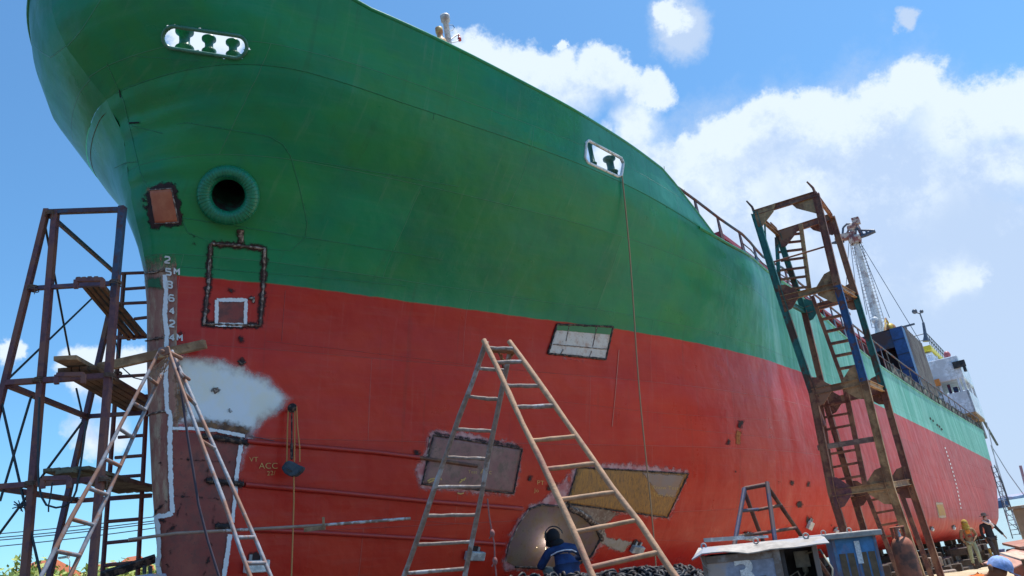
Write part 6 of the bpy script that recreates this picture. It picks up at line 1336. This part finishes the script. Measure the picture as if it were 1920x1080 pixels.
# ------------------------------------------------------------------ right edge clutter
def simple(name, label, cat, mb, m, base, group=None, bevel=.01): return tag(obj(name, mb, m, None, base=base, bevel=bevel), label, cat, group)
q = at_y(1790, 1045, 29); dr = fit_person(1857, 1043, 1028, .5)
mb = MB(); mb.lathe(dr, [0, 0, 1], [(0, 0), (0, .14), (.42, .14), (.5, .08), (.5, 0)], 16); simple('yellow_drum', 'small yellow orange drum standing between the two walking men', 'drum', mb, mat('yellow_drum_paint', (.62, .30, .02), .5), dr)
bk = fit_person(1881, 1048, 1028, .5); mb = MB(); mb.lathe(bk, [0, 0, 1], [(0, 0), (0, .15), (.40, .19), (.42, .21), (.45, .21), (.46, 0)], 16, 0); simple('blue_bucket', 'dark blue bucket with a white rim beside the man in black', 'bucket', mb, mat('navy_bucket', (.03, .05, .18), .5, alt=(.6, .6, .6), scale=1.5, amount=.3), bk)
# red steel box and plates on the right edge
bx = at_y(1922, 1052, 11.5); zt_ = at_y(1922, 1028, 11.5)[2]
rb = thing('red_steel_box', 'salmon red steel box with a sloping lid at the right edge', 'box', bx)
mb = MB(); gz_ = ground_z(bx[0], bx[1]); mb.box((bx[0]+.85, bx[1]+.2, (gz_+zt_)/2), (.85, 0, 0), (0, .2, 0), (0, 0, (zt_-gz_)/2)); obj('box_body', mb, mat('salmon_box_paint', (.42, .14, .10), .6, alt=(.3, .09, .07), scale=2), rb, bevel=.02)
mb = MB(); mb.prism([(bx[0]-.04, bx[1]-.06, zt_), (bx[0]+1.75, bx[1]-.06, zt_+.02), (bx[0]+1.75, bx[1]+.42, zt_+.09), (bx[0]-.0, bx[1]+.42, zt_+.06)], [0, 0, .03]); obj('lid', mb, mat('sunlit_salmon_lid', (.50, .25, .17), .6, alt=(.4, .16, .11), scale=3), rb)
for i, (a, b, c_, d_, m, lab) in enumerate((((1870, 1062), (1925, 1035), .30, .02, 'pinkish_plate', 'pinkish steel plate leaning across the sand at the lower right'), ((1895, 1044), (1925, 1040), .2, .02, 'cream_plate', 'cream plank end jutting in from the right edge'))):
    P0_, P1_ = at_y(*a, 9.2-i), at_y(*b, 9.6-i); mb = MB(); mb.bar(P0_, P1_, c_, d_, (0, 1, .3)); simple('loose_plate', lab, 'plate', mb, mat(m, ((.50, .24, .17), (.6, .42, .30))[i], .7, alt=(.35, .15, .1), scale=3, amount=.35), P0_)
mb = MB(); cr = at_y(1916, 1072, 7.5); mb.box(cr+[.33, 0, -.25], (.2, 0, 0), (0, .2, 0), (0, 0, .34)); simple('cardboard_box', 'brown carton at the lower right corner', 'carton', mb, mat('carton_brown', (.38, .22, .11), .9, alt=(.28, .15, .08), scale=3), cr)
# cream cabinet
cc0 = at_y(1916, 953, 12.0); gz_ = ground_z(cc0[0], 12.0)
ck = thing('cream_cabinet', 'pale cream steel cabinet cut by the right edge of the view', 'cabinet', (cc0[0], 12, gz_))
mb = MB(); mb.box((cc0[0]+.42, 12.15, (cc0[2]+gz_)/2), (.40, 0, 0), (0, .15, 0), (0, 0, (cc0[2]-gz_)/2)); obj('cabinet_body', mb, mat('cream_cabinet_paint', (.52, .42, .31), .6, alt=(.42, .33, .24), scale=2, amount=.4), ck, bevel=.015)
mb = MB(); mb.box((cc0[0]+.42, 12.15, cc0[2]+.02), (.44, 0, 0), (0, .18, 0), (0, 0, .02)); obj('cabinet_top', mb, MATS['cream_cabinet_paint'], ck); mb = MB(); mb.box((cc0[0]+.44, 11.99, (cc0[2]+gz_)/2), (.30, 0, 0), (0, .008, 0), (0, 0, (cc0[2]-gz_)/2-.1)); obj('cabinet_door', mb, MATS['cream_cabinet_paint'], ck)
# lattice ladder mast beyond the stern
lt = thing('lattice_ladder_mast', 'slender dark lattice ladder leaning beside the ship stern', 'ladder', at_y(1893, 1010, 52)*[1, 1, 0]+[0, 0, -4])
def l5(x, y): return at_y(x, y, 50)
L0, L1 = (1859, 873), (1897, 1005); M0, M1 = (1864, 873), (1911, 1003)
rails = [((1858, 873), (1899, 1010)), ((1864, 872), (1880, 905)), ((1868, 878), (1913, 1003)), ((1880, 905), (1900, 965))]
for a, b in rails: rod('mast_rail', l5(*a), l5(*b), .03, WIRE, lt, 5)
for k in range(15):
    f_ = k/14; y = 876+f_*126; x0 = 1859+(y-873)*.288; x1 = 1868+(y-878)*.36; rod('rung', l5(x0, y+1), l5(x1+1, y-1), .02, WIRE, lt, 4)
for k in range(6): f_ = k/6; y = 885+f_*110; rod('lattice_brace', l5(1859+(y-873)*.288, y), l5(1868+(y+16-878)*.36, y+16), .018, WIRE, lt, 4)
for a, b, lab in (((1850, 792), (1893, 990), 'left'), ((1858, 835), (1905, 985), 'middle'), ((1859, 836), (1925, 935), 'right')):
    P0_, P1_ = at_y(*a, 62), at_y(*b, 48); cable('stern_rope', [P0_, (P0_+P1_)/2-[0, 0, .3], P1_], .03, WIRE, 'dark mooring line sloping down from the stern, %s of the three' % lab, 'rope', 'mooring lines at the stern')
# far barge and crane
bp = at_y(1877, 941, 420); bg_ = thing('far_barge', 'dark blue barge far out on the water beyond the stern', 'barge', (bp[0], bp[1], cz))
x0, x1 = at_y(1862, 940, 420), at_y(1889, 935, 420); mb = MB(); mb.prism([(x0[0], 420, cz-.5), (x1[0]-1, 420, cz-.5), (x1[0]+1, 420, cz+4.2), (x1[0]-4, 420, cz+3.6), (x0[0], 420, cz+3.4)], [0, 9, 0]); obj('barge_hull', mb, mat('far_blue_hull', (.04, .07, .16), .6), bg_)
mb = MB(); mb.box((x0[0]+2, 424, cz+5), (1.5, 0, 0), (0, 2, 0), (0, 0, 1.6)); obj('wheelhouse', mb, mat('far_wheelhouse', (.3, .33, .42), .6), bg_)
P0_ = at_y(1924, 915, 700); P1_ = at_y(1913, 873, 700); tag(obj('far_crane', (lambda m_: (m_.bar(P0_*[1, 1, 0]+[0, 0, cz], P0_, 2.2, 2.2), m_.bar(P0_, P1_, 1.6, 1.6), m_)[-1])(MB()), mat('far_red_crane', (.45, .16, .18), .6, alt=(.6, .6, .6), scale=.1, amount=.4), None, base=P0_), 'far red and white crane jib on the horizon at the right edge', 'crane')
# ------------------------------------------------------------------ far left: trees, houses, wires, lamp
LEAFM = []
for i, c in enumerate(((.34, .40, .09), (.44, .48, .13), (.22, .30, .07))): LEAFM.append(mat('leaf_green_%s' % 'abc'[i] if 0 else ('yellow_green_leaf', 'light_leaf', 'deep_leaf')[i], c, .7, var=.35, scale=2))
BARK = mat('grey_bark', (.12, .09, .07), .9)
def tree(base, hgt, wid, lab, n=1500):
    t = thing('leafy_tree', lab, 'tree', base, 'trees behind the yard'); mb = MB(); b = np.array(base, float)
    mb.tube([b-[0, 0, .3], b+[.1, 0, hgt*.3], b+[0, .1, hgt*.6]], [.28, .2, .1], 8)
    cl = []
    for k in range(9):
        a = random.random()*6.3; r_ = random.random()**.5*wid*.33; c = b+[math.cos(a)*r_, math.sin(a)*r_, hgt*(.48+.34*random.random())*1.0]; cl.append((c, wid*(.16+.12*random.random())))
        mb.tube([b+[0, 0, hgt*.4], (b+[0, 0, hgt*.45]+c)/2+[0, 0, .1], c], [.1, .06, .02], 5)
    obj('trunk', mb, BARK, t); mb = MB()
    for k in range(n):
        c, r_ = random.choice(cl); d = rng.normal(size=3); d /= np.linalg.norm(d); p_ = c+d*r_*(.55+.55*random.random())*[1, 1, .8]; u = rng.normal(size=3); u /= np.linalg.norm(u); v_ = np.cross(u, d); v_ /= np.linalg.norm(v_)+1e-6; s_ = .15+.12*random.random()
        mb.add([p_-u*s_, p_-v_*s_*.5, p_+u*s_, p_+v_*s_*.5], [(0, 1, 2, 3)], random.choice((0, 0, 1, 1, 2)))
    obj('crown', mb, LEAFM, t)
TB = [(-10, 1050, 40, 7, 'leftmost'), (25, 1058, 42, 6, ''), (70, 1068, 41, 6, ''), (115, 1066, 44, 6, ''), (165, 1055, 43, 7, ''), (200, 1050, 40, 6, ''), (245, 1032, 42, 7, '')]
labs = ['yellow green tree crown at the far left edge', 'low tree crown below the orange roof at the left', 'low bushy tree under the street lamp side of the scaffold', 'rounded tree crown between the two left orange roofs', 'tree crown in front of the middle orange roof', 'tree crown left of the ship stem below the pointed roof', 'tallest round tree crown against the ship stem at the left']
for (x, y, Y, wd, _), lab in zip(TB, labs):
    tp_ = at_y(x, y, Y); gz_ = ground_z(tp_[0], Y); tree((tp_[0], Y, gz_), (tp_[2]-gz_)/1.07, wd, lab, 3200)
ROOFO = mat('orange_tile_roof', (.52, .13, .04), .8, alt=(.42, .12, .05), scale=.5); WALLW = mat('cream_house_wall', (.55, .50, .42), .8)
for x0, x1, ye, yr, Y, lab in ((-25, 72, 1066, 1050, 62, 'house with a long orange roof at the far left'), (98, 188, 1074, 1056, 60, 'house with orange roof behind the scaffold ladder'), (176, 232, 1056, 1042, 66, 'house with pointed orange roof just left of the ship stem')):
    a, b = at_y(x0, ye+ (x1-x0)*.07, Y), at_y(x1, ye-(x1-x0)*.07, Y); zr = at_y((x0+x1)/2, yr, Y)[2]; ze = min(a[2], b[2])-1.2; gz_ = ground_z(a[0], Y)
    hs_ = thing('tiled_house', lab, 'house', ((a[0]+b[0])/2, Y, gz_), 'orange roofed houses'); mb = MB(); w2 = (b[0]-a[0])/2; cx_ = (a[0]+b[0])/2
    mb.box((cx_, Y+4, (gz_+ze)/2), (w2*.92, 0, 0), (0, 3.4, 0), (0, 0, (ze-gz_)/2)); obj('wall', mb, WALLW, hs_)
    mb = MB(); mb.add([(cx_-w2, Y, ze), (cx_+w2, Y, ze), (cx_+w2, Y+8, ze), (cx_-w2, Y+8, ze), (cx_-w2*.45, Y+4, zr), (cx_+w2*.45, Y+4, zr)], [(0, 1, 5, 4), (1, 2, 5), (2, 3, 4, 5), (3, 0, 4), (3, 2, 1, 0)]); obj('roof', mb, ROOFO, hs_)
    for k in (-.5, 0, .5):
        mb = MB(); mb.box((cx_+w2*k, Y+.58, ze-1.3), (.5, 0, 0), (0, .03, 0), (0, 0, .6)); obj('window', mb, mat('dark_pane', (.03, .04, .05), .2), hs_)
lp = at_y(131, 1060, 45); l1, l2, l3 = at_y(131, 1053, 45), at_y(129, 1047, 45), at_y(120, 1045, 45); gz_ = ground_z(lp[0], 45)
sl = thing('street_lamp', 'grey street lamp with a curved arm above the trees at the left', 'street lamp', (lp[0], 45, gz_)); rod('pole', np.array([lp[0], 45, gz_]), l1, .03, ANODE, sl, 6, None); rod('arm', l1, l3, .022, ANODE, sl, 6, [l2]); mb = MB(); mb.box(l3, (.28, 0, 0), (0, .1, 0), (0, 0, .06)); obj('lamp_head', mb, ANODE, sl)
for i, (ya, yb) in enumerate(((996, 971), (1003, 979), (1008, 983), (1020, 991))):
    P0_, P1_ = at_y(-60, ya+9.5, 38), at_y(420, yb-21+.0*i, 38); cable('power_line', sag(P0_, P1_, .12), .026, WIRE, 'dark power line crossing behind the left scaffold, %s from the top' % ('first', 'second', 'third', 'lowest')[i], 'power line', 'power lines')
for x, y0, lab in ((62, 1056, 'thin bare pole above the orange roof at the left'), (32, 1052, 'thin antenna pole at the far left')):
    p_ = at_y(x, y0, 44); gz_ = ground_z(p_[0], 44); mb = MB(); mb.tube([(p_[0], 44, gz_), tuple(p_)], .05, 6); simple('bare_pole', lab, 'pole', mb, BARK, (p_[0], 44, gz_), bevel=0)
# machine behind the foot beam
mc = at_y(278, 1078, 9.0); wm_ = thing('welding_machine', 'small pale machine with black handles behind the scaffold foot beam', 'machine', mc*[1, 1, 0]+[0, 0, GZ])
mb = MB(); mb.box((mc[0], 9.0, (mc[2]+GZ)/2), (.12, 0, 0), (0, .2, 0), (0, 0, (mc[2]-GZ)/2)); obj('machine_body', mb, CABP, wm_, bevel=.02)
for x in (271, 282): mb = MB(); p_ = at_y(x, 1076, 8.95); mb.tube([p_, at_y(x, 1064, 8.95), at_y(x+1, 1061, 8.95)], .022, 8); obj('handle', mb, BLACKM, wm_)
for src in me_src:
    if src.get('label') is None: bpy.data.objects.remove(src)
